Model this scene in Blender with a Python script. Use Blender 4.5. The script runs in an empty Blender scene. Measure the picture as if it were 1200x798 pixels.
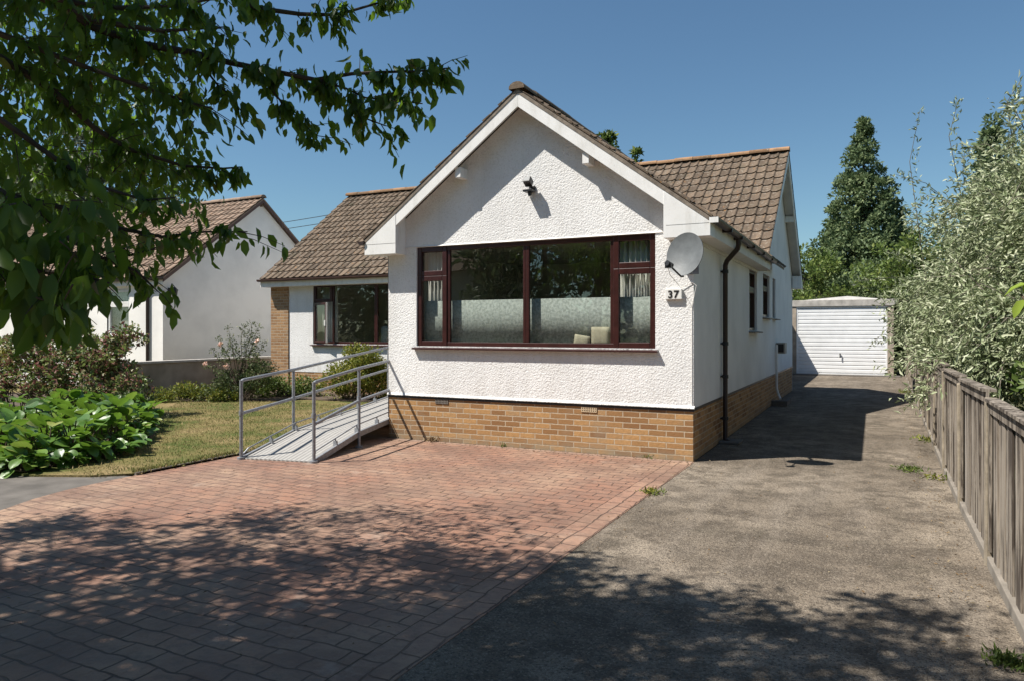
import bpy, bmesh, math, random
import numpy as np
from mathutils import Vector, Matrix

random.seed(7)
rng = np.random.default_rng(11)
scene = bpy.context.scene
COL = scene.collection
R = math.radians

# ------------------------------------------------------------------ camera data
F, YAW, HOR, CX, CY, H = 852.57, R(26.476), 387.89, 1.98, -8.963, 1.6
SY, CYW = math.sin(YAW), math.cos(YAW)

def at(u, v, d):
    """a point of the place at depth d along a sight line"""
    k = (u - 600) / F
    return Vector((CX + d * (-SY + k * CYW), CY + d * (CYW + k * SY), H + (HOR - v) / F * d))

def proj(P):
    dx, dy = P[:, 0] - CX, P[:, 1] - CY
    dep = -SY * dx + CYW * dy
    lat = CYW * dx + SY * dy
    dd = np.where(np.abs(dep) < 1e-3, 1e-3, dep)
    return 600 + F * lat / dd, HOR - F * (P[:, 2] - H) / dd, dep

# ------------------------------------------------------------------ materials
class NT:
    def __init__(self, name):
        self.m = bpy.data.materials.new(name)
        self.m.use_nodes = True
        self.t = self.m.node_tree
        self.t.nodes.clear()
        self.out = self.t.nodes.new('ShaderNodeOutputMaterial')

    def n(self, typ, ins=None, **attrs):
        nd = self.t.nodes.new('ShaderNode' + typ)
        for k, v in attrs.items():
            setattr(nd, k, v)
        for k, v in (ins or {}).items():
            s = nd.inputs[k]
            if isinstance(v, bpy.types.NodeSocket):
                self.t.links.new(v, s)
            else:
                s.default_value = v
        return nd

    def coords(self, kind='Object'):
        return self.n('TexCoord').outputs[kind]

    def mapping(self, vec, scale=(1, 1, 1), loc=(0, 0, 0), rot=(0, 0, 0)):
        return self.n('Mapping', {'Vector': vec, 'Scale': scale, 'Location': loc, 'Rotation': rot}).outputs[0]

    def noise(self, vec, scale, detail=4, rough=.55, dist=0):
        return self.n('TexNoise', {'Vector': vec, 'Scale': scale, 'Detail': detail, 'Roughness': rough, 'Distortion': dist}).outputs[0]

    def ramp(self, fac, stops, interp='LINEAR'):
        nd = self.n('ValToRGB', {'Fac': fac})
        cr = nd.color_ramp
        cr.interpolation = interp
        while len(cr.elements) < len(stops):
            cr.elements.new(.5)
        for e, (p, c) in zip(cr.elements, stops):
            e.position = p
            if not hasattr(c, '__len__'):
                c = (c, c, c)
            e.color = (*c[:3], 1)
        return nd.outputs[0]

    def mix(self, fac, a, b, blend='MIX'):
        nd = self.n('Mix', data_type='RGBA', blend_type=blend)
        for i, v in ((0, fac), (6, a), (7, b)):
            s = nd.inputs[i]
            if isinstance(v, bpy.types.NodeSocket):
                self.t.links.new(v, s)
            elif i == 0:
                s.default_value = v
            else:
                s.default_value = (*v[:3], 1)
        return nd.outputs[2]

    def math(self, op, a, b=0.0, c=0.0):
        nd = self.n('Math', operation=op)
        for i, v in enumerate((a, b, c)):
            if isinstance(v, bpy.types.NodeSocket):
                self.t.links.new(v, nd.inputs[i])
            else:
                nd.inputs[i].default_value = v
        return nd.outputs[0]

    def bump(self, h, strength=.5, dist=.01, normal=None):
        ins = {'Height': h, 'Strength': strength, 'Distance': dist}
        if normal is not None:
            ins['Normal'] = normal
        return self.n('Bump', ins).outputs[0]

    def attr(self, name, out='Fac'):
        return self.n('Attribute', attribute_name=name).outputs[out]

    def bsdf(self, color, rough=.7, normal=None, metallic=0, spec=.4):
        ins = {'Roughness': rough, 'Metallic': metallic, 'Specular IOR Level': spec}
        if isinstance(color, bpy.types.NodeSocket):
            ins['Base Color'] = color
        else:
            ins['Base Color'] = (*color[:3], 1)
        if normal is not None:
            ins['Normal'] = normal
        b = self.n('BsdfPrincipled', ins)
        return b.outputs[0]

    def done(self, sh):
        self.t.links.new(sh, self.out.inputs['Surface'])
        return self.m

MAT = {}

def simple(name, color, rough=.6, var=.12, scale=6, bump=0, bscale=60, metallic=0, spec=.4):
    t = NT(name)
    c = t.coords()
    f = t.noise(c, scale, 5)
    lo = tuple(x * (1 - var) for x in color)
    hi = tuple(min(1, x * (1 + var)) for x in color)
    col = t.ramp(f, [(.3, lo), (.7, hi)])
    nm = t.bump(t.noise(c, bscale, 3), bump, .004) if bump else None
    MAT[name] = t.done(t.bsdf(col, rough, nm, metallic, spec))
    return MAT[name]

def stucco(name, color, scale, strength, dist, stain=True):
    t = NT(name)
    c = t.coords()
    n1 = t.noise(c, scale, 3, .6)
    v = t.n('TexVoronoi', {'Vector': c, 'Scale': scale * .8, 'Randomness': 1}, feature='SMOOTH_F1').outputs[0]
    h = t.math('SUBTRACT', n1, t.math('MULTIPLY', v, .6))
    big = t.noise(c, 1.3, 5)
    streak = t.noise(t.mapping(c, (9, 9, .5)), 1, 4)
    lo = tuple(x * .86 for x in color)
    col = t.ramp(big, [(.3, lo), (.62, color)])
    if stain:
        z = t.n('SeparateXYZ', {'Vector': c}).outputs[2]
        low = t.math('SMOOTH_MIN', t.math('MULTIPLY', t.math('SUBTRACT', 1.05, z), 1.6), 1, .1)
        low = t.math('MULTIPLY', t.math('MAXIMUM', low, 0), t.ramp(streak, [(.45, 0), (.7, .55)]))
        col = t.mix(low, col, (.42, .38, .33))
        spk = t.ramp(t.noise(c, 30, 2), [(.66, 0), (.74, .25)])
        col = t.mix(spk, col, (.45, .42, .38))
        # long faint runs of dirt down the render, and grey dust held in its pits
        runs = t.ramp(t.noise(t.mapping(c, (5, 5, .28)), 1, 5, .6), [(.52, 0), (.75, .32)])
        col = t.mix(runs, col, (.52, .49, .44))
        pits = t.ramp(h, [(.0, .3), (.22, 0)])
        col = t.mix(pits, col, (.5, .47, .42))
    MAT[name] = t.done(t.bsdf(col, .9, t.bump(h, strength, dist), 0, .2))

def brick_mat(name, c1, c2, mortar, w=.225, hgt=.073, mort=.006):
    t = NT(name)
    uv = t.coords('UV')
    obj = t.coords()
    wob = t.n('VectorMath', {0: uv, 1: t.n('VectorMath', {0: t.n('TexNoise', {'Vector': obj, 'Scale': 9, 'Detail': 2}).outputs[1], 3: .008}, operation='SCALE').outputs[0]}, operation='ADD').outputs[0]
    b = t.n('TexBrick', {'Vector': wob, 'Color1': (*c1, 1), 'Color2': (*c2, 1), 'Mortar': (*mortar, 1), 'Scale': 1, 'Mortar Size': mort,
                         'Mortar Smooth': .25, 'Bias': -.1, 'Brick Width': w, 'Row Height': hgt})
    nz = t.noise(obj, 28, 4)
    col = t.mix(t.math('MULTIPLY', t.ramp(nz, [(.35, 0), (.75, 1)]), .5), b.outputs[0], tuple(x * .55 for x in c1))
    big = t.noise(obj, 2.2, 4)
    col = t.mix(t.ramp(big, [(.52, 0), (.8, .5)]), col, (.30, .25, .18))
    z = t.n('SeparateXYZ', {'Vector': obj}).outputs[2]
    foot = t.math('MULTIPLY', t.math('MAXIMUM', t.math('SUBTRACT', .16, z), 0), 4.5)
    foot = t.math('MULTIPLY', foot, t.ramp(t.noise(obj, 7, 4), [(.3, .2), (.6, 1)]))
    col = t.mix(foot, col, (.26, .23, .17))
    hh = t.math('ADD', t.math('MULTIPLY', b.outputs[1], -1), t.math('MULTIPLY', t.noise(obj, 70, 3), .5))
    MAT[name] = t.done(t.bsdf(col, .88, t.bump(hh, .7, .008), 0, .2))

def tile_mat(name, base, lichen=True, pale=.5):
    t = NT(name)
    obj = t.coords()
    r1 = t.attr('rnd')
    dk = tuple(x * .64 for x in base)
    lt = tuple(min(1, x * 1.35) for x in base)
    col = t.ramp(r1, [(0, dk), (.45, base), (1, lt)])
    n1 = t.noise(obj, 5, 5)
    col = t.mix(t.ramp(n1, [(.5, 0), (.75, .55)]), col, (.07, .055, .045))
    if lichen:
        n2 = t.noise(obj, 17, 3, .6)
        col = t.mix(t.ramp(n2, [(.58, 0), (.68, .75 * pale * 1.7)]), col, (.33, .29, .23))
        n3 = t.noise(t.mapping(obj, (1, 1, 1), (7, 3, 1)), 13, 4, .65)
        col = t.mix(t.ramp(n3, [(.62, 0), (.70, .75)]), col, (.33, .17, .06))
        n4 = t.noise(t.mapping(obj, (1, 1, 1), (1, 9, 4)), 2.4, 4, .65)
        col = t.mix(t.ramp(n4, [(.56, 0), (.74, .5)]), col, (.06, .06, .035))
    MAT[name] = t.done(t.bsdf(col, .9, t.bump(t.noise(obj, 55, 4), .5, .006), 0, .2))

def leaf_mat(name, stops, transl=.3, rough=.45, spec=.4, tcol=None):
    t = NT(name)
    r = t.attr('rnd')
    col = t.ramp(r, stops)
    b = t.bsdf(col, rough, None, 0, spec)
    tc = t.mix(.6, col, tcol) if tcol else col
    tr = t.n('BsdfTranslucent', {'Color': tc}).outputs[0]
    mx = t.n('MixShader', {0: transl, 1: b, 2: tr}).outputs[0]
    MAT[name] = t.done(mx)

def make_materials():
    stucco('roughcast', (.82, .81, .79), 54, .5, .019)
    stucco('render_side', (.80, .785, .76), 60, .25, .008, False)
    stucco('neighbour_render', (.88, .855, .81), 30, .25, .008, False)
    brick_mat('plinth_brick', (.47, .27, .115), (.20, .095, .042), (.50, .41, .30), mort=.0075)
    brick_mat('pier_brick', (.42, .25, .125), (.24, .13, .065), (.44, .37, .28), mort=.0075)
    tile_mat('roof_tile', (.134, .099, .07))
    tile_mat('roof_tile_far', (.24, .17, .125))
    tile_mat('ridge_tile', (.28, .165, .09))
    t = NT('white_paint')
    c = t.coords()
    col = t.ramp(t.noise(c, 4, 4), [(.3, (.75, .74, .71)), (.7, (.82, .81, .785))])
    dirt = t.math('MULTIPLY', t.ramp(t.noise(t.mapping(c, (7, 7, 1.5)), 1, 6, .7), [(.48, 0), (.72, .5)]), 1)
    col = t.mix(dirt, col, (.50, .475, .42))
    col = t.mix(t.ramp(t.noise(c, 40, 3, .7), [(.62, 0), (.72, .4)]), col, (.38, .35, .30))
    MAT['white_paint'] = t.done(t.bsdf(col, .5, None, 0, .3))
    simple('soffit_paint', (.70, .675, .635), .6, .08, 5)
    simple('mahogany', (.040, .0115, .010), .3, .25, 12, spec=.5)
    simple('gutter_plastic', (.035, .022, .018), .4, .2, 8)
    simple('gutter_faded', (.10, .055, .045), .5, .2, 8)
    simple('cut_edge', (.72, .70, .66), .5, .05, 8)
    simple('vent_clay', (.55, .42, .27), .8, .15, 12)
    simple('mortar', (.20, .165, .13), .95, .3, 14, .5, 60)
    simple('room_wall', (.62, .57, .50), .9, .1, 2)
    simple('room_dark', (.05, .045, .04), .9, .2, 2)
    simple('curtain_cloth', (.72, .70, .65), .85, .06, 4)
    simple('cushion_cloth', (.55, .48, .36), .9, .1, 20)
    simple('black_plastic', (.018, .018, .02), .4, .2, 10)
    simple('dish_grey', (.125, .135, .138), .5, .18, 9)
    simple('galvanised', (.27, .28, .30), .5, .25, 30, .3, 90, .35)
    simple('meter_beige', (.38, .34, .28), .6, .1, 8)
    simple('garage_white', (.80, .80, .79), .4, .06, 3)
    simple('garage_concrete', (.36, .30, .235), .95, .25, 5, .5, 70)
    simple('lintel_concrete', (.42, .39, .35), .95, .25, 5, .5, 70)
    simple('wall_cement', (.30, .255, .205), .95, .3, 2.2, .5, 40)
    simple('bark', (.055, .042, .032), .95, .4, 9, .8, 30)
    simple('bark_pale', (.17, .15, .12), .95, .35, 9, .8, 30)
    simple('twig', (.10, .075, .05), .9, .3, 12)
    simple('soil', (.085, .062, .043), 1, .45, 6, .8, 40)
    simple('concrete_path', (.125, .112, .098), .95, .3, 3, .5, 120)
    simple('tarmac', (.055, .054, .052), .95, .2, 3, .5, 150)
    simple('cable_black', (.03, .03, .032), .6, .1)
    simple('cream_render', (.62, .55, .42), .9, .08, 3)
    simple('petal', (.85, .62, .52), .6, .15, 30)
    simple('yellow_petal', (.75, .55, .02), .6, .2, 30)
    simple('stone', (.16, .14, .12), .9, .3, 6, .5, 50)

    # deck of the ramp: grey grating with fine ribs along its length
    t = NT('ramp_grating')
    uv = t.coords('UV')
    w = t.n('TexWave', {'Vector': uv, 'Scale': 5.2, 'Distortion': 0, 'Detail': 0}, wave_type='BANDS', bands_direction='X', wave_profile='SIN').outputs[1]
    n = t.noise(t.coords(), 12, 4)
    col = t.mix(t.ramp(n, [(.3, 0), (.75, .5)]), (.40, .385, .36), (.26, .245, .225))
    col = t.mix(t.ramp(w, [(0, .6), (.16, 0)]), col, (.10, .095, .09))
    MAT['ramp_grating'] = t.done(t.bsdf(col, .65, t.bump(w, .6, .012), .1, .3))

    # net curtain
    t = NT('net_cloth')
    c = t.coords()
    col = t.ramp(t.noise(c, 26, 4, .7), [(.40, (.30, .315, .295)), (.60, (.50, .515, .485))])
    MAT['net_cloth'] = t.done(t.bsdf(col, .8))

    # glass
    t = NT('glass')
    fr = t.n('Fresnel', {'IOR': 1.6}).outputs[0]
    front = t.math('SUBTRACT', 1, t.n('NewGeometry').outputs['Backfacing'])
    fac = t.math('MULTIPLY', t.math('ADD', t.math('MULTIPLY', fr, 1.3), .055), front)
    nb = t.bump(t.noise(t.coords(), 1.4, 1), .045, .05)
    gl = t.n('BsdfGlossy', {'Color': (.92, .97, .94, 1), 'Roughness': .0, 'Normal': nb}).outputs[0]
    tr = t.n('BsdfTransparent', {'Color': (.90, .92, .905, 1)}).outputs[0]
    MAT['glass'] = t.done(t.n('MixShader', {0: fac, 1: tr, 2: gl}).outputs[0])

    # imprinted paving
    def paving(name, rot, bw, rh, off=.5, c1=(.33, .168, .108, 1), c2=(.22, .112, .077, 1)):
        t = NT(name)
        c = t.coords()
        warp = t.n('TexNoise', {'Vector': c, 'Scale': 4.2, 'Detail': 2}).outputs[1]
        warp = t.n('VectorMath', {0: warp, 1: (.5, .5, .5)}, operation='SUBTRACT').outputs[0]
        warp = t.n('VectorMath', {0: warp, 3: .075}, operation='SCALE').outputs[0]
        p = t.n('VectorMath', {0: t.mapping(c, (1, 1, 1), (0, 0, 0), (0, 0, rot)), 1: warp}, operation='ADD').outputs[0]
        b = t.n('TexBrick', {'Vector': p, 'Color1': c1, 'Color2': c2, 'Mortar': (.085, .052, .04, 1), 'Scale': 1,
                             'Mortar Size': .0075, 'Mortar Smooth': .5, 'Bias': -.25, 'Brick Width': bw, 'Row Height': rh}, offset=off, squash=1.0)
        big = t.noise(c, .55, 5, .6)
        col = t.mix(t.ramp(big, [(.42, 0), (.62, .85)]), b.outputs[0], (.43, .30, .205))
        big2 = t.noise(t.mapping(c, (1, 1, 1), (9, 4, 0)), .8, 6, .65)
        col = t.mix(t.ramp(big2, [(.48, 0), (.62, .75)]), col, (.15, .082, .058))
        med = t.noise(c, 3.5, 6, .65)
        col = t.mix(t.ramp(med, [(.35, .65), (.55, 0)]), col, (.21, .128, .095))
        # flaked, worn colour coat and grime along the joints
        wear = t.noise(t.mapping(c, (1, 1, 1), (5, 2, 0)), 1.6, 7, .72)
        col = t.mix(t.ramp(wear, [(.58, 0), (.68, .65)]), col, (.42, .32, .25))
        grime = t.ramp(t.noise(c, 11, 5, .7), [(.5, 0), (.68, .6)])
        col = t.mix(grime, col, (.16, .115, .088))
        y = t.n('SeparateXYZ', {'Vector': c}).outputs[1]
        edge = t.math('MULTIPLY', t.math('MAXIMUM', t.math('SUBTRACT', 1, t.math('MULTIPLY', t.math('ABSOLUTE', y), 5)), 0), .6)
        col = t.mix(edge, col, (.33, .25, .2))
        jf = t.ramp(t.noise(c, 2.2, 4, .6), [(.35, .15), (.6, .85)])
        col = t.mix(t.math('MULTIPLY', b.outputs[1], jf), col, (.055, .034, .026))
        fine = t.noise(c, 160, 3, .7)
        col = t.mix(t.math('MULTIPLY', fine, .45), col, (.23, .15, .115))
        hgt = t.math('ADD', t.math('MULTIPLY', b.outputs[1], -1), t.math('MULTIPLY', t.noise(c, 12, 5, .6), 1.15))
        hgt = t.math('ADD', hgt, t.math('MULTIPLY', fine, .22))
        MAT[name] = t.done(t.bsdf(col, t.ramp(med, [(.3, .62), (.7, .85)]), t.bump(hgt, .85, .016), 0, .3))
    paving('paving_print', 0, .235, .135)
    paving('paving_border_print', R(90), .26, .135, .5, (.36, .20, .135, 1), (.30, .16, .11, 1))

    # worn concrete / tarmac drive
    t = NT('drive_surface')
    c = t.coords()
    big = t.noise(c, .5, 6, .62)
    col = t.ramp(big, [(.34, (.14, .113, .085)), (.5, (.26, .213, .162)), (.64, (.42, .35, .27))])
    med = t.noise(c, 3.2, 7, .7)
    col = t.mix(t.ramp(med, [(.42, .85), (.56, 0)]), col, (.095, .078, .06))
    tracks = t.noise(t.mapping(c, (1.4, .18, 1)), 1.6, 6, .65)
    col = t.mix(t.ramp(tracks, [(.5, 0), (.66, .45)]), col, (.37, .315, .255))
    moss = t.noise(t.mapping(c, (1, 1, 1), (3, 8, 0)), 1.1, 7, .72)
    col = t.mix(t.ramp(moss, [(.57, 0), (.68, .6)]), col, (.062, .057, .040))
    v = t.n('TexVoronoi', {'Vector': c, 'Scale': 95, 'Randomness': 1}, feature='F1')
    stone = t.n('SeparateColor', {'Color': v.outputs[1]}).outputs[0]
    col = t.mix(t.ramp(stone, [(.84, 0), (.93, .45)]), col, (.42, .36, .28))
    col = t.mix(t.ramp(stone, [(.06, .75), (.18, 0)]), col, (.055, .047, .04))
    sp1 = t.noise(c, 42, 3, .7)
    col = t.mix(t.ramp(sp1, [(.36, .8), (.48, 0)]), col, (.075, .064, .052))
    sp2 = t.noise(t.mapping(c, (1, 1, 1), (4, 7, 0)), 30, 4, .75)
    col = t.mix(t.ramp(sp2, [(.58, 0), (.70, .75)]), col, (.44, .38, .31))
    fine = t.noise(c, 210, 3, .75)
    col = t.mix(t.ramp(fine, [(.4, .7), (.58, 0)]), col, (.095, .078, .06))
    wv = t.n('TexNoise', {'Vector': c, 'Scale': 1.5, 'Detail': 4}).outputs[1]
    wv = t.n('VectorMath', {0: c, 1: t.n('VectorMath', {0: wv, 3: .9}, operation='SCALE').outputs[0]}, operation='ADD').outputs[0]
    crk = t.n('TexVoronoi', {'Vector': wv, 'Scale': .42, 'Randomness': 1}, feature='DISTANCE_TO_EDGE').outputs[0]
    ck = t.ramp(crk, [(0, 1), (.006, 0)])
    col = t.mix(t.math('MULTIPLY', ck, t.ramp(big, [(.45, 0), (.6, .45)])), col, (.045, .04, .03))
    hh = t.math('ADD', t.math('MULTIPLY', v.outputs[0], -.7), t.math('ADD', t.math('MULTIPLY', med, 1.2), t.math('MULTIPLY', sp1, .9)))
    hh = t.math('SUBTRACT', hh, t.math('MULTIPLY', ck, .4))
    MAT['drive_surface'] = t.done(t.bsdf(col, .93, t.bump(hh, .85, .011), 0, .15))

    # dry lawn
    t = NT('lawn_turf')
    c = t.coords()
    a = t.noise(c, .9, 5, .6)
    col = t.ramp(a, [(.38, (.10, .13, .035)), (.52, (.23, .19, .078)), (.68, (.36, .26, .135))])
    f = t.noise(c, 30, 4, .7)
    col = t.mix(t.ramp(f, [(.4, .5), (.6, 0)]), col, (.075, .072, .028))
    MAT['lawn_turf'] = t.done(t.bsdf(col, 1, t.bump(t.noise(c, 60, 4), .9, .03), 0, .1))
    t = NT('ground_grass')
    c = t.coords()
    col = t.ramp(t.noise(c, .6, 6), [(.35, (.05, .065, .025)), (.7, (.13, .11, .055))])
    MAT['ground_grass'] = t.done(t.bsdf(col, 1, t.bump(t.noise(c, 20, 4), .8, .05), 0, .1))
    leaf_mat('grass_blade', [(0, (.10, .15, .035)), (.3, (.19, .195, .055)), (.5, (.38, .295, .145)), (1, (.50, .385, .22))], .3, .7, .2)

    # weathered boards
    t = NT('fence_wood')
    c = t.coords()
    r = t.attr('rnd')
    sh = t.n('CombineXYZ', {0: t.math('MULTIPLY', r, 40), 1: t.math('MULTIPLY', r, 17), 2: t.math('MULTIPLY', r, 9)}).outputs[0]
    cc = t.n('VectorMath', {0: c, 1: sh}, operation='ADD').outputs[0]
    grain = t.noise(t.mapping(cc, (60, 60, 1.6)), 1, 5, .65, .3)
    col = t.ramp(grain, [(.32, (.15, .122, .098)), (.5, (.31, .265, .215)), (.68, (.44, .39, .325))])
    col = t.mix(t.ramp(r, [(0, .5), (.35, 0)]), col, (.12, .10, .082))
    col = t.mix(t.ramp(r, [(.6, 0), (1, .6)]), col, (.36, .33, .29))
    st = t.noise(t.mapping(cc, (11, 11, 1.1)), 1, 5, .7)
    col = t.mix(t.ramp(st, [(.475, 0), (.565, .92)]), col, (.06, .047, .038))
    z = t.n('SeparateXYZ', {'Vector': c}).outputs[2]
    topd = t.math('MULTIPLY', t.math('MAXIMUM', t.math('SUBTRACT', z, .85), 0), 1.6)
    topd = t.math('MULTIPLY', topd, t.ramp(t.noise(t.mapping(cc, (14, 14, 2)), 1, 4), [(.4, 0), (.6, 1)]))
    col = t.mix(topd, col, (.055, .045, .036))
    MAT['fence_wood'] = t.done(t.bsdf(col, .9, t.bump(grain, .5, .006), 0, .2))
    simple('post_wood', (.28, .235, .175), .9, .3, 9, .5, 40)
    simple('gravel_board', (.21, .185, .155), .95, .25, 6, .4, 60)

    leaf_mat('overhang_leaf', [(0, (.022, .05, .010)), (.5, (.05, .10, .018)), (.9, (.11, .18, .03)), (.97, (.16, .22, .04)), (1, (.20, .12, .035))], .5, .42, .4, (.24, .42, .03))
    leaf_mat('silver_leaf', [(0, (.13, .175, .075)), (.5, (.34, .39, .215)), (1, (.62, .64, .45))], .28, .5, .4)
    leaf_mat('conifer_leaf', [(0, (.07, .11, .052)), (.6, (.155, .21, .095)), (1, (.27, .32, .15))], .28, .6, .3)
    leaf_mat('hedge_leaf', [(0, (.055, .09, .02)), (.6, (.12, .175, .038)), (1, (.23, .27, .07))], .32, .5, .3)
    leaf_mat('pale_tree_leaf', [(0, (.07, .09, .05)), (.6, (.15, .17, .10)), (1, (.26, .28, .18))], .25, .6, .3)
    leaf_mat('broad_leaf', [(0, (.045, .10, .018)), (.55, (.10, .20, .032)), (.9, (.18, .29, .055)), (1, (.30, .33, .09))], .25, .38, .5, (.26, .46, .04))
    leaf_mat('purple_leaf', [(0, (.07, .12, .03)), (.35, (.17, .235, .065)), (.54, (.28, .30, .11)), (.66, (.20, .07, .06)), (.88, (.31, .155, .13)), (1, (.38, .35, .21))], .34, .42, .45)
    leaf_mat('rose_leaf', [(0, (.04, .075, .022)), (.7, (.12, .155, .06)), (1, (.26, .26, .14))], .25, .5, .3)
    leaf_mat('golden_leaf', [(0, (.07, .11, .02)), (.5, (.18, .22, .035)), (1, (.34, .30, .06))], .3, .5, .3)
    leaf_mat('dry_leaf', [(0, (.10, .06, .03)), (.6, (.22, .15, .08)), (1, (.34, .28, .18))], .1, .8, .2)
    leaf_mat('lime_leaf', [(0, (.14, .23, .03)), (1, (.32, .42, .06))], .35, .4, .4)

make_materials()

# ------------------------------------------------------------------ mesh helpers
class MB:
    def __init__(self):
        self.v, self.f, self.uv, self.r = [], [], [], []

    def face(self, pts, uv=None, rnd=None):
        i = len(self.v)
        self.v += [tuple(p) for p in pts]
        self.f.append(tuple(range(i, i + len(pts))))
        self.uv.append(uv)
        self.r.append(rnd if rnd is not None else 0.5)

    def box(self, x0, x1, y0, y1, z0, z1, M=None, rnd=None):
        P = [Vector((x, y, z)) for z in (z0, z1) for y in (y0, y1) for x in (x0, x1)]
        if M is not None:
            P = [M @ p for p in P]
        i = len(self.v)
        self.v += [tuple(p) for p in P]
        for f in ((0, 2, 3, 1), (4, 5, 7, 6), (0, 1, 5, 4), (2, 6, 7, 3), (0, 4, 6, 2), (1, 3, 7, 5)):
            self.f.append(tuple(i + k for k in f))
            self.uv.append(None)
            self.r.append(rnd if rnd is not None else 0.5)
        return self

    def prism(self, poly, vec):
        """poly: list of 3d points (planar), extruded by vec"""
        A = [Vector(p) for p in poly]
        B = [p + Vector(vec) for p in A]
        n = len(A)
        nrm = Vector((0, 0, 0))
        for k in range(n):
            nrm += A[k].cross(A[(k + 1) % n])
        if nrm.dot(Vector(vec)) > 0:
            A, B = A[::-1], B[::-1]
        i = len(self.v)
        self.v += [tuple(p) for p in A + B]
        self.f.append(tuple(range(i, i + n)))
        self.f.append(tuple(range(i + 2 * n - 1, i + n - 1, -1)))
        self.uv += [None, None]
        self.r += [.5, .5]
        for k in range(n):
            k2 = (k + 1) % n
            self.f.append((i + k2, i + k, i + n + k, i + n + k2))
            self.uv.append(None)
            self.r.append(.5)
        return self

    def tube(self, pts, r, n=8, caps=True):
        pts = [Vector(p) for p in pts]
        rs = r if hasattr(r, '__len__') else [r] * len(pts)
        i0 = len(self.v)
        up = None
        for k, p in enumerate(pts):
            if k == 0:
                d = pts[1] - p
            elif k == len(pts) - 1:
                d = p - pts[k - 1]
            else:
                d = (pts[k + 1] - p).normalized() + (p - pts[k - 1]).normalized()
            if d.length < 1e-9:
                d = Vector((0, 0, 1))
            d.normalize()
            if up is None:
                up = d.orthogonal().normalized()
            else:
                up = up - d * up.dot(d)
                up = up.normalized() if up.length > 1e-6 else d.orthogonal().normalized()
            w = d.cross(up)
            for j in range(n):
                a = 2 * math.pi * j / n
                self.v.append(tuple(p + (up * math.cos(a) + w * math.sin(a)) * rs[k]))
        for k in range(len(pts) - 1):
            for j in range(n):
                j2 = (j + 1) % n
                self.f.append((i0 + k * n + j, i0 + k * n + j2, i0 + (k + 1) * n + j2, i0 + (k + 1) * n + j))
                self.uv.append(None)
                self.r.append(.5)
        if caps:
            self.f.append(tuple(i0 + j for j in range(n - 1, -1, -1)))
            e = i0 + (len(pts) - 1) * n
            self.f.append(tuple(e + j for j in range(n)))
            self.uv += [None, None]
            self.r += [.5, .5]
        return self

    def build(self, name, mat, parent=None, smooth=False, bevel=0, loc=None):
        me = bpy.data.meshes.new(name)
        me.from_pydata(self.v, [], self.f)
        me.update()
        ul = me.uv_layers.new(name='UVMap')
        for p, uv in zip(me.polygons, self.uv):
            n = p.normal
            ax = max(range(3), key=lambda k: abs(n[k]))
            for q, li in enumerate(p.loop_indices):
                if uv is not None:
                    ul.data[li].uv = uv[q]
                else:
                    c = me.vertices[me.loops[li].vertex_index].co
                    ul.data[li].uv = (c.y, c.z) if ax == 0 else (c.x, c.z) if ax == 1 else (c.x, c.y)
        at_ = me.attributes.new('rnd', 'FLOAT', 'FACE')
        at_.data.foreach_set('value', self.r)
        if smooth:
            me.polygons.foreach_set('use_smooth', [True] * len(me.polygons))
            me.set_sharp_from_angle(angle=R(40))
        me.materials.append(MAT[mat] if isinstance(mat, str) else mat)
        o = bpy.data.objects.new(name, me)
        COL.objects.link(o)
        if bevel:
            bm_ = o.modifiers.new('bevel', 'BEVEL')
            bm_.width = bevel
            bm_.segments = 2
            bm_.limit_method = 'ANGLE'
        par(o, parent)
        return o

def par(o, parent):
    if parent is not None:
        o.parent = parent
        if parent.type == 'EMPTY':
            o.matrix_parent_inverse = Matrix.Translation(parent.location).inverted()

def tag(o, label=None, cat=None, group=None, kind=None):
    if label: o['label'] = label
    if cat: o['category'] = cat
    if group: o['group'] = group
    if kind: o['kind'] = kind
    return o

def thing(name, label, cat, loc, group=None):
    o = bpy.data.objects.new(name, None)
    o.empty_display_size = .3
    COL.objects.link(o)
    o.location = loc
    return tag(o, label, cat, group)

def struct(name, mb, mat, **k):
    return tag(mb.build(name, mat, **k), kind='structure')

def sheet(name, poly, z, mat, sub=0):
    m = MB()
    m.face([(x, y, z) for x, y in poly])
    return struct(name, m, mat)

# leaf clouds -------------------------------------------------------------
T_DIAMOND = (np.array([(0, 0, 0), (.45, .5, .12), (1, 0, -.05), (.45, -.5, .12)]), [(0, 1, 2), (0, 2, 3)])
T_LEAF = (np.array([(0, 0, 0), (.5, 0, 0), (1, 0, -.16), (.22, .40, .10), (.62, .42, .06), (.22, -.40, .10), (.62, -.42, .06)]),
          [(0, 3, 4, 1), (1, 4, 2), (0, 1, 6, 5), (1, 2, 6)])
T_NARROW = (np.array([(0, 0, 0), (.5, .5, .1), (1, 0, -.1), (.5, -.5, .1)]), [(0, 1, 2), (0, 2, 3)])

def unit(a):
    return a / np.maximum(np.linalg.norm(a, axis=1, keepdims=True), 1e-9)

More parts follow.
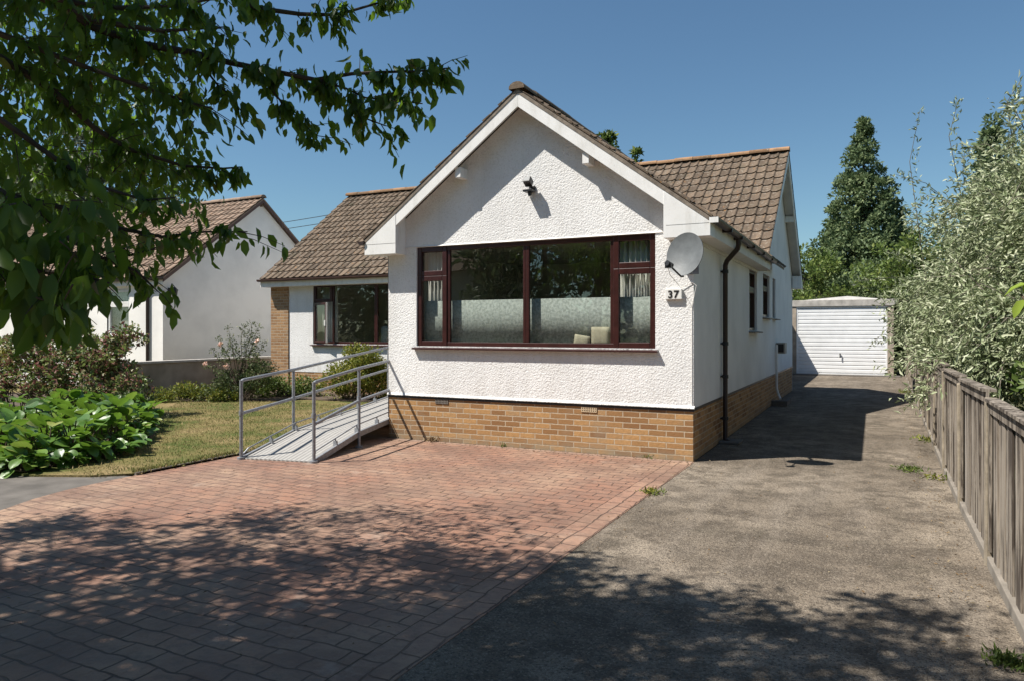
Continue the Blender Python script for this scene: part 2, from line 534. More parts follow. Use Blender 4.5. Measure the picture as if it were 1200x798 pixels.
def leaf_mesh(name, mat, P, A, Nn, L, Wd, tmpl, parent=None, rnd=None, smooth=False):
    """P base points, A leaf axes, Nn approximate leaf normals"""
    tv, tf = tmpl
    n = len(P)
    A = unit(A)
    B = unit(np.cross(Nn, A))
    Nn = np.cross(A, B)
    L = np.broadcast_to(L, (n,))
    Wd = np.broadcast_to(Wd, (n,))
    V = (P[:, None, :] + A[:, None, :] * (tv[None, :, 0:1] * L[:, None, None]) + B[:, None, :] * (tv[None, :, 1:2] * Wd[:, None, None])
         + Nn[:, None, :] * (tv[None, :, 2:3] * L[:, None, None]))
    nv = len(tv)
    loops = np.concatenate([np.array(f) for f in tf])
    sizes = np.array([len(f) for f in tf])
    LI = (loops[None, :] + (np.arange(n) * nv)[:, None]).ravel()
    me = bpy.data.meshes.new(name)
    me.vertices.add(n * nv)
    me.vertices.foreach_set('co', V.reshape(-1).astype(np.float32))
    me.loops.add(len(LI))
    me.loops.foreach_set('vertex_index', LI.astype(np.int32))
    npoly = n * len(tf)
    me.polygons.add(npoly)
    ls = np.concatenate([[0], np.cumsum(sizes)[:-1]])
    start = (ls[None, :] + (np.arange(n) * len(loops))[:, None]).ravel()
    me.polygons.foreach_set('loop_start', start.astype(np.int32))
    me.polygons.foreach_set('loop_total', np.tile(sizes, n).astype(np.int32))
    me.update(calc_edges=True)
    me.validate()
    if rnd is None:
        rnd = rng.random(n)
    a = me.attributes.new('rnd', 'FLOAT', 'FACE')
    a.data.foreach_set('value', np.repeat(np.clip(rnd, 0, 1), len(tf)).astype(np.float32))
    if smooth:
        me.polygons.foreach_set('use_smooth', [True] * npoly)
    me.materials.append(MAT[mat])
    o = bpy.data.objects.new(name, me)
    COL.objects.link(o)
    par(o, parent)
    return o

def rdir(n):
    return unit(rng.normal(size=(n, 3)))

def limb(m, pts, r0, r1, n=6, wob=.0):
    k = len(pts)
    rs = [r0 + (r1 - r0) * i / (k - 1) for i in range(k)]
    m.tube(pts, rs, n)

def curve_pts(a, b, n=6, sag=0, wob=.05):
    a, b = Vector(a), Vector(b)
    out = []
    for i in range(n):
        t = i / (n - 1)
        p = a.lerp(b, t)
        w = wob * (a - b).length * math.sin(math.pi * t)
        p += Vector((random.uniform(-w, w), random.uniform(-w, w), random.uniform(-w, w) + sag * math.sin(math.pi * t)))
        out.append(p)
    return out

def bush_leaves(centers, radii, per, flat=.8, outward=.7, up=.3):
    """leaf points in clumps; returns P, axis, normal"""
    C = np.repeat(np.asarray(centers), per, axis=0)
    Rr = np.repeat(np.asarray(radii), per)
    d = rdir(len(C))
    rad = rng.random(len(C)) ** .5
    off = d * (rad * Rr)[:, None]
    off[:, 2] *= flat
    P = C + off
    A = unit(d * outward + rdir(len(C)) * .8 + np.array([0, 0, up]))
    N = unit(rdir(len(C)) * .8 + np.array([0, 0, .7]))
    return P, A, N

# ------------------------------------------------------------------ ground
W = 4.5575
sheet('ground', [(-600, -600), (600, -600), (600, 600), (-600, 600)], -.03, 'ground_grass')
sheet('driveway', [(.0, -14), (2.72, -14), (2.74, 4), (2.9, 14), (3.2, 20.6), (-1.1, 20.6), (-1.1, 11.8), (0, 11.8)], 0, 'drive_surface')
m = MB()
left = [(-3.6, -8.2), (-4.4, -6.4), (-4.85, -5.5), (-5.0, -5.19), (-5.2, -4.78), (-5.31, -4.4), (-5.36, -3.9), (-5.34, -3.2), (-5.34, 5.36)]
m.face([(p[0], p[1], .004) for p in [(-.27, .0), (-W, 0), (-W, 5.36)] + left[::-1] + [(-3.2, -14), (-.27, -14)]])
struct('paving', m, 'paving_print')
m = MB()
m.face([(-.265, -14, .0045), (0.002, -14, .0045), (0.002, -.0, .0045), (-.265, -.0, .0045)])
m.box(-.0, .012, -14, 0, -.02, .004)
struct('paving_border', m, 'paving_border_print')
sheet('road', [(-200, -24), (200, -24), (200, -17), (-200, -17)], -.02, 'tarmac')
sheet('path', [(-30, -6.4), (-4.2, -6.9), (-4.9, -5.35), (-5.0, -4.42), (-5.2, -3.6), (-5.9, -3.75), (-6.6, -4.05), (-9, -4.7), (-30, -5.8)], -.001, 'concrete_path')
m = MB()
m.prism([(-5.345, 5.36, .0), (-5.345, -3.55, .0), (-5.72, -3.88, 0), (-6.35, -4.16, 0), (-30, -5.9, 0), (-30, 5.36, 0)], (0, 0, .022))
struct('lawn', m, 'lawn_turf')
# timber edging strip of the lawn
m = MB()
m.box(-5.375, -5.345, -3.6, 5.3, -.02, .034)
struct('lawn_edging', m, 'stone')
m = MB()
bed = [(-6.55, -4.05), (-6.6, -3.55), (-6.6, -2.95), (-7.1, -2.2), (-7.9, -1.4), (-9.4, -.2), (-12.6, 1.9), (-22, 2.0), (-22, -5.0), (-9, -4.5)]
m.prism([(x, y, .0) for x, y in bed], (0, 0, .05))
struct('flower_bed', m, 'soil')
m = MB()
m.prism([(-13.1, 2.6, 0), (-10.2, 3.3, 0), (-9.9, 3.9, 0), (-8.2, 4.1, 0), (-6.9, 4.5, 0), (-6.8, 5.39, 0), (-13.1, 5.39, 0)], (0, 0, .045))
struct('soil_border', m, 'soil')

# grass on the lawn
def lawn_ok(x, y):
    return (x < -5.42) & (y < 5.0) & (y > -3.95 + (-5.4 - x) * .09)
n = 42000
X = rng.uniform(-13.5, -5.36, n); Y = rng.uniform(-4.2, 5.2, n)
from_bed = (Y < -.2 - (X + 9.4) * -.62 * 1.0)
k = lawn_ok(X, Y) & ~((X < -6.4) & (Y < (-3.4 + (-6.4 - X) * 1.06) - .2)) & ~((Y > 3.35) & (X < -8.3))
X, Y = X[k], Y[k]
n = len(X)
patch = .5 + .5 * np.sin(X * 2.1 + np.sin(Y * 1.7) * 1.3) * np.cos(Y * 1.9 + X * .6)
P = np.stack([X, Y, np.full(n, .02)], 1)
A = unit(rng.normal(size=(n, 3)) * .55 + np.array([0, 0, .8]))
leaf_o = leaf_mesh('grass', 'grass_blade', P, A, rdir(n), rng.uniform(.02, .055, n), .006, T_DIAMOND, None, np.clip(-.02 + .78 * patch + rng.normal(0, .25, n), 0, 1))
tag(leaf_o, kind='stuff')

# grass fringe over the edging: tufts
n = 2600
P = np.stack([rng.normal(-5.40, .035, n), rng.uniform(-3.6, 2.5, n), np.full(n, .02)], 1)
A = unit(rng.normal(size=(n, 3)) * .5 + np.array([.25, 0, .7]))
tag(leaf_mesh('edge_grass', 'grass_blade', P, A, rdir(n), rng.uniform(.03, .075, n), .007, T_DIAMOND, None, rng.beta(2, 4, n)), kind='stuff')

# fallen dry leaves and chips on the drive and paving
n = 900
X = np.concatenate([rng.uniform(-5, 2.6, 700), rng.normal(2.52, .13, 700), rng.normal(.06, .12, 300), rng.uniform(-4.5, 0, 250)])
Y = np.concatenate([rng.uniform(-6.5, 1, 700), rng.uniform(-6.5, 12, 700), rng.uniform(-5, 11, 300), -np.abs(rng.normal(0, .12, 250)) - .03])
k = ~((X < .0) & (Y > -.02)) & (X < 2.6) & ~((X < 0.05) & (Y > 0))
X, Y = X[k], Y[k]; n = len(X)
P = np.stack([X, Y, np.full(n, .010)], 1)
A = unit(np.stack([rng.normal(size=n), rng.normal(size=n), rng.normal(0, .15, n)], 1))
N = unit(rng.normal(size=(n, 3)) * .25 + np.array([0, 0, 1]))
tag(leaf_mesh('fallen_leaves', 'dry_leaf', P, A, N, rng.uniform(.008, .038, n), rng.uniform(.005, .016, n), T_DIAMOND), kind='stuff')

# ------------------------------------------------------------------ roof builders
def tile_slope(m, O, U, lenu, Vv, lenv, cw=.2, ch=.32, nx=6, lift=.030, amp=.026):
    """interlocking roll tiles; O eave corner, U along eave, Vv up the slope (units)"""
    O, U, Vv = Vector(O), Vector(U), Vector(Vv)
    Nn = U.cross(Vv).normalized()
    if Nn.z < 0:
        Nn = -Nn
    flip = U.cross(Vv).dot(Nn) < 0
    nc, nr = max(1, round(lenu / cw)), max(1, round(lenv / ch))
    cw, ch = lenu / nc, lenv / nr
    prof = [0, .10, .45, .75, .90, 1.0]
    hts = [.0, -.35, -.45, .15, .85, .35]
    for i in range(nr):
        rowj = random.uniform(-.006, .006)
        for j in range(nc):
            r = min(1, max(0, random.gauss(.45, .22)))
            dz = random.uniform(-.004, .004)
            skew = random.uniform(-.008, .008)
            dj = random.uniform(-.006, .006)
            bot, top, lip = [], [], []
            for q in range(nx):
                u = (j + prof[q]) * cw + .004
                h = hts[q] * amp
                v0 = i * ch - .02 + rowj + dj + skew * prof[q]
                bot.append(O + U * u + Vv * v0 + Nn * (h + lift + dz))
                top.append(O + U * u + Vv * (min((i + 1) * ch + .01, lenv + .01)) + Nn * (h + .002))
                lip.append(O + U * u + Vv * (v0 + .004) + Nn * (h + dz + .004))
            for q in range(nx - 1):
                a = [bot[q], bot[q + 1], top[q + 1], top[q]]
                b = [lip[q], lip[q + 1], bot[q + 1], bot[q]]
                if flip:
                    a, b = a[::-1], b[::-1]
                m.face(a, None, r)
                m.face(b, None, r * .8)
            if j == 0 or j == nc - 1:
                q = 0 if j == 0 else nx - 1
                m.face([lip[q], bot[q], top[q]], None, r)

def ridge_row(m, a, b, r=.115, seg=.44):
    a, b = Vector(a), Vector(b)
    d = b - a
    n = max(1, round(d.length / seg))
    s = d.length / n
    d.normalize()
    side = d.cross(Vector((0, 0, 1))).normalized()
    for i in range(n):
        rr = r * random.uniform(.96, 1.05)
        z = random.uniform(-.008, .008)
        rd = random.random()
        rows = []
        for t, sc in ((i * s + .003, 1.0), ((i + 1) * s - .003, .97)):
            row = []
            for k in range(9):
                an = math.pi * (k / 8) * 1.1 - .05 * math.pi
                row.append(a + d * t + side * (rr * sc * math.cos(an)) + Vector((0, 0, rr * sc * .72 * math.sin(an) + z)))
            rows.append(row)
        for k in range(8):
            m.face([rows[0][k], rows[0][k + 1], rows[1][k + 1], rows[1][k]], None, rd)
        c0 = [p for p in rows[0]]
        m.face(c0, None, rd)
        m.face(rows[1][::-1], None, rd)

# ------------------------------------------------------------------ window builder
def frame_rect(m, O, U, Nn, w, h, t, d):
    """rectangular frame from 4 bars: O lower-left outer corner, U right, up z, Nn outward normal; depth d behind the front"""
    O, U, Nn = Vector(O), Vector(U), Vector(Nn)
    M = Matrix((( U.x, -Nn.x, 0, O.x), (U.y, -Nn.y, 0, O.y), (U.z, -Nn.z, 1, O.z), (0, 0, 0, 1)))
    for x0, x1, z0, z1 in ((0, t, 0, h), (w - t, w, 0, h), (t, w - t, 0, t), (t, w - t, h - t, h)):
        m.box(x0, x1, 0, d, z0, z1, M)

def glass_pane(m, O, U, Nn, w, h, back):
    O, U, Nn = Vector(O), Vector(U), Vector(Nn)
    b = O - Nn * back
    m.box(0, w, 0, .006, 0, h, Matrix(((U.x, -Nn.x, 0, b.x), (U.y, -Nn.y, 0, b.y), (U.z, -Nn.z, 1, b.z), (0, 0, 0, 1))))

def window(parent, O, U, Nn, w, h, cells, sill=.06, mat='mahogany', name='window', t=.075, sill_mat=None):
    """cells: (x0,x1,z0,z1,sash) relative; O is the lower-left outer corner on the frame's front plane"""
    O, U, Nn = Vector(O), Vector(U), Vector(Nn)
    fr = MB()
    frame_rect(fr, O, U, Nn, w, h, t * .8, .07)
    xs = sorted({c[0] for c in cells} | {c[1] for c in cells})
    wo = fr.build(name, mat, parent, bevel=.006)
    sash, gl = MB(), MB()
    for (x0, x1, z0, z1, s) in cells:
        o = O + U * x0 + Vector((0, 0, z0))
        cw_, ch_ = x1 - x0, z1 - z0
        if s:
            frame_rect(sash, o + Nn * .012, U, Nn, cw_, ch_, t, .06)
            g = t
        else:
            frame_rect(sash, o - Nn * .006, U, Nn, cw_, ch_, t * .62, .05)
            g = t * .62
        glass_pane(gl, o + U * g + Vector((0, 0, g)), U, Nn, cw_ - 2 * g, ch_ - 2 * g, .03)
    sash.build('sash', mat, wo, bevel=.007)
    gl.build('pane', 'glass', wo)
    if sill:
        sm = MB()
        M = Matrix(((U.x, -Nn.x, 0, O.x), (U.y, -Nn.y, 0, O.y), (U.z, -Nn.z, 1, O.z), (0, 0, 0, 1)))
        sm.prism([M @ Vector(p) for p in ((-.04, -sill - .055, -.045), (-.04, .03, -.045), (-.04, .03, -.002), (-.04, -sill - .055, -.022))], U * (w + .08))
        sm.build('sill', sill_mat or mat, wo, bevel=.004)
    return wo

# ------------------------------------------------------------------ THE BUNGALOW
bung = thing('bungalow', 'white roughcast bungalow with brown tiled roof, brick plinth and large mahogany front window', 'house', (-6, 6, 0))
ZB = .657
ZE, XE, OV = 2.99, .247, .268           # eave height, side overhang, gable overhang
ZA, PW = 4.863, .7414                    # wing apex and pitch
YM0, YR, ZR, PM = 5.131, 8.686, 5.728, .7701   # main eave, ridge
XL, XV = -12.394, .238
YB = 2 * YR - YM0
AX = -W / 2
wl, wr, wt, ws = -4.056, -.477, 2.823, 1.379
T_ROOF = .15                             # vertical depth from tile top to wall top

def wing_z(x):
    return ZA - PW * abs(x - AX)

def main_z(y):
    return ZR - PM * abs(y - YR)

# wing front wall with window opening; faces in the plane y=0, reveals 0.16 deep
m = MB()
def fq(x0, x1, z0, z1):
    m.face([(x0, 0, z0), (x1, 0, z0), (x1, 0, z1), (x0, 0, z1)])
zt = wing_z(0) - T_ROOF
fq(-W, wl, ZB, wt); fq(wr, 0, ZB, wt); fq(wl, wr, ZB, ws)
m.face([(-W, 0, wt), (wl, 0, wt), (wr, 0, wt), (0, 0, wt), (0, 0, zt), (AX, 0, ZA - T_ROOF), (-W, 0, zt)])
rv = .17
m.face([(wl, 0, ws), (wl, rv, ws), (wl, rv, wt), (wl, 0, wt)][::-1])
m.face([(wr, 0, ws), (wr, rv, ws), (wr, rv, wt), (wr, 0, wt)])
m.face([(wl, 0, wt), (wr, 0, wt), (wr, rv, wt), (wl, rv, wt)])
m.face([(wl, 0, ws), (wr, 0, ws), (wr, rv, ws), (wl, rv, ws)][::-1])
# rough bottom bell edge
m.prism([(-W - .012, -.0, ZB + .03), (-W - .012, -.022, ZB + .004), (-W - .012, -.022, ZB - .006), (-W - .012, -.0, ZB - .006)], (W + .024, 0, 0))
m.build('wall', 'roughcast', bung)
# gable band standing a little proud over the window head
m = MB()
m.prism([(wl - .25, -.0, wt + .004), (wl - .25, -.014, wt + .004), (wl - .25, -.0, wt + .022)], (wr - wl + .34, 0, 0))
m.build('drip_bead', 'white_paint', bung)

# side wall (x = 0), wing and main gable in one, with three window openings
SW = [(4.42, 5.36, 1.60, 2.70), (6.18, 7.20, 1.88, 2.74), (7.72, 8.22, 1.88, 2.75)]
YW0, YW1 = 5.40, 2 * YR - 5.40
m = MB()
def sq(y0, y1, z0, z1):
    m.face([(0, y0, z0), (0, y1, z0), (0, y1, z1), (0, y0, z1)])
ztop = 2.80
y = 0.0
for (a, b, z0, z1) in SW:
    sq(y, a, ZB, ztop)
    sq(a, b, ZB, z0)
    sq(a, b, z1, ztop)
    for f in (([(0, a, z0), (-.12, a, z0), (-.12, a, z1), (0, a, z1)]), ([(0, b, z0), (0, b, z1), (-.12, b, z1), (-.12, b, z0)]),
              ([(0, a, z1), (-.12, a, z1), (-.12, b, z1), (0, b, z1)]), ([(0, a, z0), (0, b, z0), (-.12, b, z0), (-.12, a, z0)])):
        m.face(f)
    y = b
sq(y, YW1, ZB, ztop)
m.face([(0, 0, ztop), (0, YW0, ztop), (0, YW0, zt), (0, 0, zt)])
m.face([(0, YW0, ztop), (0, YW1, ztop), (0, YW1, main_z(YW1) - T_ROOF), (0, YR, ZR - T_ROOF), (0, YW0, main_z(YW0) - T_ROOF)])
m.build('wall', 'render_side', bung)

# left side of wing, main front wall, left gable, back wall
MW = (-10.85, -7.25, 1.27, 2.775)
m = MB()
m.face([(-W, 0, ZB), (-W, 0, zt), (-W, YW0, zt), (-W, YW0, ZB)])
def mq(x0, x1, z0, z1):
    m.face([(x0, YW0, z0), (x1, YW0, z0), (x1, YW0, z1), (x0, YW0, z1)])
zmw = main_z(YW0) - T_ROOF
mq(-11.66, MW[0], ZB - .1, zmw); mq(MW[0], MW[1], ZB - .1, MW[2]); mq(MW[0], MW[1], MW[3], zmw); mq(MW[1], -W, ZB - .1, zmw)
a, b, z0, z1 = MW
d = YW0 + .15
m.face([(a, YW0, z0), (a, YW0, z1), (a, d, z1), (a, d, z0)]); m.face([(b, YW0, z0), (b, d, z0), (b, d, z1), (b, YW0, z1)])
m.face([(a, YW0, z1), (b, YW0, z1), (b, d, z1), (a, d, z1)]); m.face([(a, YW0, z0), (a, d, z0), (b, d, z0), (b, YW0, z0)])
m.face([(-12.25, YW0 + .01, ZB), (-12.25, YW1, ZB), (-12.25, YW1, main_z(YW1) - T_ROOF), (-12.25, YR, ZR - T_ROOF), (-12.25, YW0 + .01, zmw)][::-1])
m.face([(-12.25, YW1, 0), (0, YW1, 0), (0, YW1, zmw), (-12.25, YW1, zmw)][::-1])
m.build('wall', 'roughcast', bung)

# plinth: butted at the corner
m = MB()
m.face([(-W, .008, 0), (0 - .008, .008, 0), (-.008, .008, ZB), (-W, .008, ZB)])
m.face([(-.008, .008, 0), (-.008, YW1, 0), (-.008, YW1, ZB), (-.008, .008, ZB)])
m.face([(-W + .008, .008, 0), (-W + .008, YW0, 0), (-W + .008, YW0, ZB), (-W + .008, .008, ZB)][::-1])
m.face([(-W, .008, 0), (-W, .008, ZB), (-W + .008, .008, ZB), (-W + .008, .008, 0)])
m.face([(-11.66, YW0 + .008, 0), (-W, YW0 + .008, 0), (-W, YW0 + .008, ZB - .1), (-11.66, YW0 + .008, ZB - .1)])
m.face([(-12.24, YW0, 0), (-12.24, YW1, 0), (-12.24, YW1, ZB), (-12.24, YW0, ZB)][::-1])
m.build('plinth', 'plinth_brick', bung)
m = MB()
m.box(-W - .006, .004, -.008, .02, ZB - .042, ZB - .008)
m.box(-.012, .006, .02, YW1, ZB - .034, ZB - .004)
m.build('damp_course', 'black_plastic', bung)
m = MB()
m.box(-12.262, -11.66, YW0 - .03, YW0 + .3, 0, zmw)
m.build('brick_pier', 'pier_brick', bung, bevel=.004)

# roofs
m = MB()
slm = math.sqrt(1 + PM * PM)
vm = Vector((0, 1, PM)) / slm
tile_slope(m, (XL, YM0, ZE - .035), (1, 0, 0), XV - XL, vm, (YR - YM0) * slm)
tile_slope(m, (XL, YB, ZE - .035), (1, 0, 0), XV - XL, Vector((0, -1, PM)) / slm, (YR - YM0) * slm, .4, .64)
m.build('roof', 'roof_tile', bung)
m = MB()
slw = math.sqrt(1 + PW * PW)
yend = 7.6
tile_slope(m, (XE, -OV, ZE - .035), (0, 1, 0), yend + OV, Vector((-1, 0, PW)) / slw, (XE - AX) * slw)
tile_slope(m, (-W - XE, -OV, ZE - .035), (0, 1, 0), yend + OV, Vector((1, 0, PW)) / slw, (XE - AX) * slw)
m.build('roof', 'roof_tile', bung)
m = MB()
ridge_row(m, (XL - .02, YR, ZR - .02), (XV + .02, YR, ZR - .02))
m.build('ridge', 'ridge_tile', bung, smooth=True)
m = MB()
ridge_row(m, (AX, -OV - .02, ZA - .025), (AX, yend - .1, ZA - .025))
m.build('ridge', 'roof_tile', bung, smooth=True)
# under-slab (felt, battens, mortar bedding at the verges)
m = MB()
e = .055
for s in (1, -1):
    xe = AX + s * (XE - AX)
    m.prism([(AX, -OV + .012, ZA - .04), (xe, -OV + .012, ZE - .04), (xe, -OV + .012, ZE - .04 - e), (AX, -OV + .012, ZA - .04 - e)], (0, yend + OV, 0))
for s in (1, -1):
    ye = YR - s * (YR - YM0)
    m.prism([(XL + .012, YR, ZR - .04), (XL + .012, ye, ZE - .04), (XL + .012, ye, ZE - .04 - e), (XL + .012, YR, ZR - .04 - e)], (XV - XL - .024, 0, 0))
m.build('roof_bedding', 'mortar', bung)

# bargeboards of the front gable, with boxed ends
m = MB()
y0 = -OV + .02
bt, bb = .092, .275
for s in (1, -1):
    xe = AX + s * (XE - AX)
    m.prism([(AX, y0, ZA - bt), (xe, y0, ZE - bt), (xe, y0, ZE - bb), (AX, y0, ZA - bb)], (0, .03, 0))
m.build('bargeboard', 'white_paint', bung, bevel=.003)
for s in (1, -1):
    m = MB()
    xe = AX + s * (XE - AX)
    xi = xe - s * .555
    zb_ = 2.722
    zi = wing_z(xi) - .11
    m.prism([(xe + s * .004, y0 - .005, zb_), (xi, y0 - .005, zb_), (xi, y0 - .005, zi), (xe + s * .004, y0 - .005, ZE - .105)], (0, .26, 0))
    o = m.build('eave_box', 'white_paint', bung, bevel=.003)
    m2 = MB()
    m2.box(min(xe, xi) + .03, max(xe, xi) - .002, y0 - .0066, y0 - .0052, zb_ + .15, zb_ + .153)
    m2.build('joint', 'room_dark', o)
# main verge boards, right and left
for xb, s in ((XV - .03, 1), (XL + .005, -1)):
    m = MB()
    for q in (1, -1):
        ye = YR - q * (YR - YM0)
        m.prism([(xb, YR, ZR - bt), (xb, ye, ZE - bt), (xb, ye, ZE - bb), (xb, YR, ZR - bb)], (.025, 0, 0))
    m.build('bargeboard', 'white_paint', bung)
m = MB()
m.prism([(0.02, YB - .02, 2.72), (0.02, YB - .5, 2.72), (.02, YB - .5, 3.05), (.02, YB - .02, ZE - .2)], (XV - .02, 0, 0))
m.build('eave_box', 'white_paint', bung)
# soffits of the gables: boards across
m = MB()
for s in (1, -1):
    nb = 26
    for i in range(nb):
        t0, t1 = i / nb, (i + .93) / nb
        xa, xb2 = AX + s * (XE - AX) * t0, AX + s * (XE - AX) * t1
        za, zb2 = wing_z(xa) - .125, wing_z(xb2) - .125
        m.prism([(xa, y0 + .03, za), (xb2, y0 + .03, zb2), (xb2, y0 + .03, zb2 + .012), (xa, y0 + .03, za + .012)], (0, OV - .05, 0))
m.build('soffit', 'soffit_paint', bung)
m = MB()
for q in (1, -1):
    ye = YR - q * (YR - YM0)
    m.prism([(.003, YR, ZR - .125), (.003, ye, ZE - .125), (.003, ye, ZE - .112), (.003, YR, ZR - .112)], (XV - .035, 0, 0))
m.build('soffit', 'soffit_paint', bung)
# purlin ends
for (x, z) in ((AX - .95, wing_z(AX - .95) - .36), (AX + .95, wing_z(AX + .95) - .36)):
    m = MB()
    m.box(x - .045, x + .045, y0 + .04, -.002, z - .06, z + .085)
    m.build('purlin_end', 'white_paint', bung, bevel=.006)
for yq in (YR + 1.5, YR - 1.5, ):
    m = MB()
    z = main_z(yq) - .21
    m.box(.002, XV - .032, yq - .055, yq + .055, z - .085, z + .06)
    m.build('purlin_end', 'white_paint', bung, bevel=.006)

# eaves fascia and soffit along the right and left of the wing, and along the main front
m = MB()
m.box(XE - .035, XE - .012, y0 + .255, YW0, 2.735, 2.905)
m.box(.002, XE - .035, y0 + .255, YW0, 2.735, 2.748)
m.box(.002, XE - .012, YW0 + .001, YW0 + .02, 2.72, 2.97)
m.box(.001, .02, .02, YW0, 2.69, 2.734)
m.build('fascia', 'soffit_paint', bung, bevel=.003)
m = MB()
m.box(-W - XE + .012, -W - XE + .035, y0 + .255, YM0 + .1, 2.735, 2.905)
m.box(-W - XE + .035, -W, y0 + .255, YM0 + .1, 2.735, 2.748)
m.build('fascia', 'soffit_paint', bung, bevel=.003)
m = MB()
m.box(XL + .02, -W - XE - .01, YM0 + .012, YM0 + .035, 2.735, 2.905)
m.box(XL + .02, -W - XE - .01, YM0 + .035, YW0, 2.735, 2.748)
m.build('fascia', 'white_paint', bung, bevel=.003)

def gutter(m, a, b, out, r=.058):
    a, b, out = Vector(a), Vector(b), Vector(out)
    d = (b - a).normalized()
    rows = []
    for p in (a, b):
        o_, i_ = [], []
        for k in range(9):
            an = math.pi + math.pi * k / 8
            o_.append(p + out * (r * math.cos(an)) + Vector((0, 0, r * math.sin(an))))
            i_.append(p + out * ((r - .006) * math.cos(an)) + Vector((0, 0, (r - .006) * math.sin(an))))
        rows.append(o_ + i_[::-1])
    n = len(rows[0])
    for k in range(n):
        m.face([rows[0][k], rows[0][(k + 1) % n], rows[1][(k + 1) % n], rows[1][k]])
    for rw in rows:
        m.face(rw[:9])
gr = MB()
gutter(gr, (XE + .05, -OV - .02, 2.925), (XE + .05, YW0 + .06, 2.91), (1, 0, 0))
for yy in (.6, 1.45, 2.6, 3.7, 4.8):
    gr.box(XE - .012, XE + .112, yy - .02, yy + .02, 2.855, 2.90)
g = gr.build('gutter', 'gutter_plastic', bung, smooth=True)
gr = MB()
gutter(gr, (-W - XE - .05, -OV - .02, 2.925), (-W - XE - .05, 4.9, 2.91), (-1, 0, 0))
gr.build('gutter', 'gutter_plastic', bung, smooth=True)
gr = MB()
gutter(gr, (XL - .03, YM0 - .05, 2.925), (-W - XE + .2, YM0 - .05, 2.91), (0, -1, 0))
gr.build('gutter', 'gutter_faded', bung, smooth=True)
m = MB()
m.box(XE + .0, XE + .105, -OV - .03, -OV - .022, 2.865, 2.93)
m.build('gutter_end', 'white_paint', bung)
m = MB()
m.tube([(XE + .05, 1.45, 2.87), (XE + .05, 1.45, 2.79), (XE + .03, 1.5, 2.74), (.09, 1.74, 2.60), (.06, 1.78, 2.54), (.06, 1.78, .05), (.10, 1.76, .02)], .036, 12)
dp = m.build('downpipe', 'gutter_plastic', bung, smooth=True)
for z in (2.45, 1.42, .95, .35):
    m = MB()
    m.tube([(.06, 1.78, z - .025), (.06, 1.78, z + .025)], .044, 12)
    m.box(.001, .05, 1.72, 1.84, z - .012, z + .012)
    m.build('bracket', 'black_plastic', dp)
m = MB()
m.tube([(-W - .06, .12, 2.75), (-W - .06, .12, .3)], .03, 10)
m.build('downpipe', 'gutter_plastic', bung, smooth=True)
# drain hoods at the foot of the side wall
m = MB()
m.box(.0, .28, 1.6, 1.98, 0, .035)
m.build('drain_surround', 'concrete_path', bung, bevel=.01)

# big window
fw, fh = wr - wl, wt - ws
c1, c2, c3 = .505, .505 + 1.26, fw - .56
cells = [(0, c1, 0, 1.02, 1), (0, c1, 1.02, fh, 1), (c1, c2, 0, fh, 0), (c2, c3, 0, fh, 0), (c3, fw, 0, 1.02, 1), (c3, fw, 1.02, fh, 1)]
window(bung, (wl, .035, ws), (1, 0, 0), (0, -1, 0), fw, fh, cells, .055)
# main window: casement open
mw, mh = MW[1] - MW[0], MW[3] - MW[2]
cells = [(0, .60, 1.06, mh, 1), (.60, 1.95, 0, mh, 0), (1.95, mw, 0, mh, 0)]
wo = window(bung, (MW[0], YW0 + .03, MW[2]), (1, 0, 0), (0, -1, 0), mw, mh, cells, .06)
ang = R(-17)
U = Vector((math.cos(ang), math.sin(ang), 0)); Nn = Vector((math.sin(ang), -math.cos(ang), 0))
sm, gm, wm = MB(), MB(), MB()
O = Vector((MW[0] + .03, YW0 + .0, MW[2] + .03))
frame_rect(sm, O, U, Nn, .56, 1.01, .06, .045)
glass_pane(gm, O + U * .06 + Vector((0, 0, .06)), U, Nn, .44, .89, .02)
M = Matrix(((U.x, -Nn.x, 0, O.x), (U.y, -Nn.y, 0, O.y), (0, 0, 1, O.z), (0, 0, 0, 1)))
wm.box(.562, .574, -.002, .05, 0, 1.01, M); wm.box(0, .572, .046, .06, .0, 1.01, M) if False else None
sa = sm.build('casement', 'mahogany', wo, bevel=.006)
gm.build('pane', 'glass', wo)
wm.build('casement_edge', 'cut_edge', wo)
m = MB()
m.box(-.02, .02, -.0, .03, .42, .56, M @ Matrix.Translation((.53, -.03, 0)))
m.build('handle', 'cut_edge', wo, bevel=.004)
# side windows
for i, (a, b, z0, z1) in enumerate(SW):
    w_, h_ = b - a, z1 - z0
    if i == 2:
        cs = [(0, w_, 0, h_, 1)]
    else:
        cs = [(0, w_, 0, h_ * .68, 1), (0, w_, h_ * .68, h_, 1)]
    window(bung, (-.05, a, z0), (0, 1, 0), (1, 0, 0), w_, h_, cs, .10, t=.055, sill_mat='wall_cement')
# air bricks
for x, z, mt in ((-3.62, .585, 'stone'), (-1.36, .575, 'vent_clay')):
    m = MB()
    for zz in (z - .032, z - .004, z + .024):
        m.box(x - .108, x + .108, -.002, .02, zz, zz + .010)
    for k in range(9):
        xx = x - .108 + k * .0253
        m.box(xx, xx + .012, -.0035, .02, z - .0315, z + .0335)
    ob = m.build('air_brick', mt, bung)
    m = MB()
    m.box(x - .108, x + .108, .003, .02, z - .03, z + .03)
    m.build('recess', 'room_dark', ob)
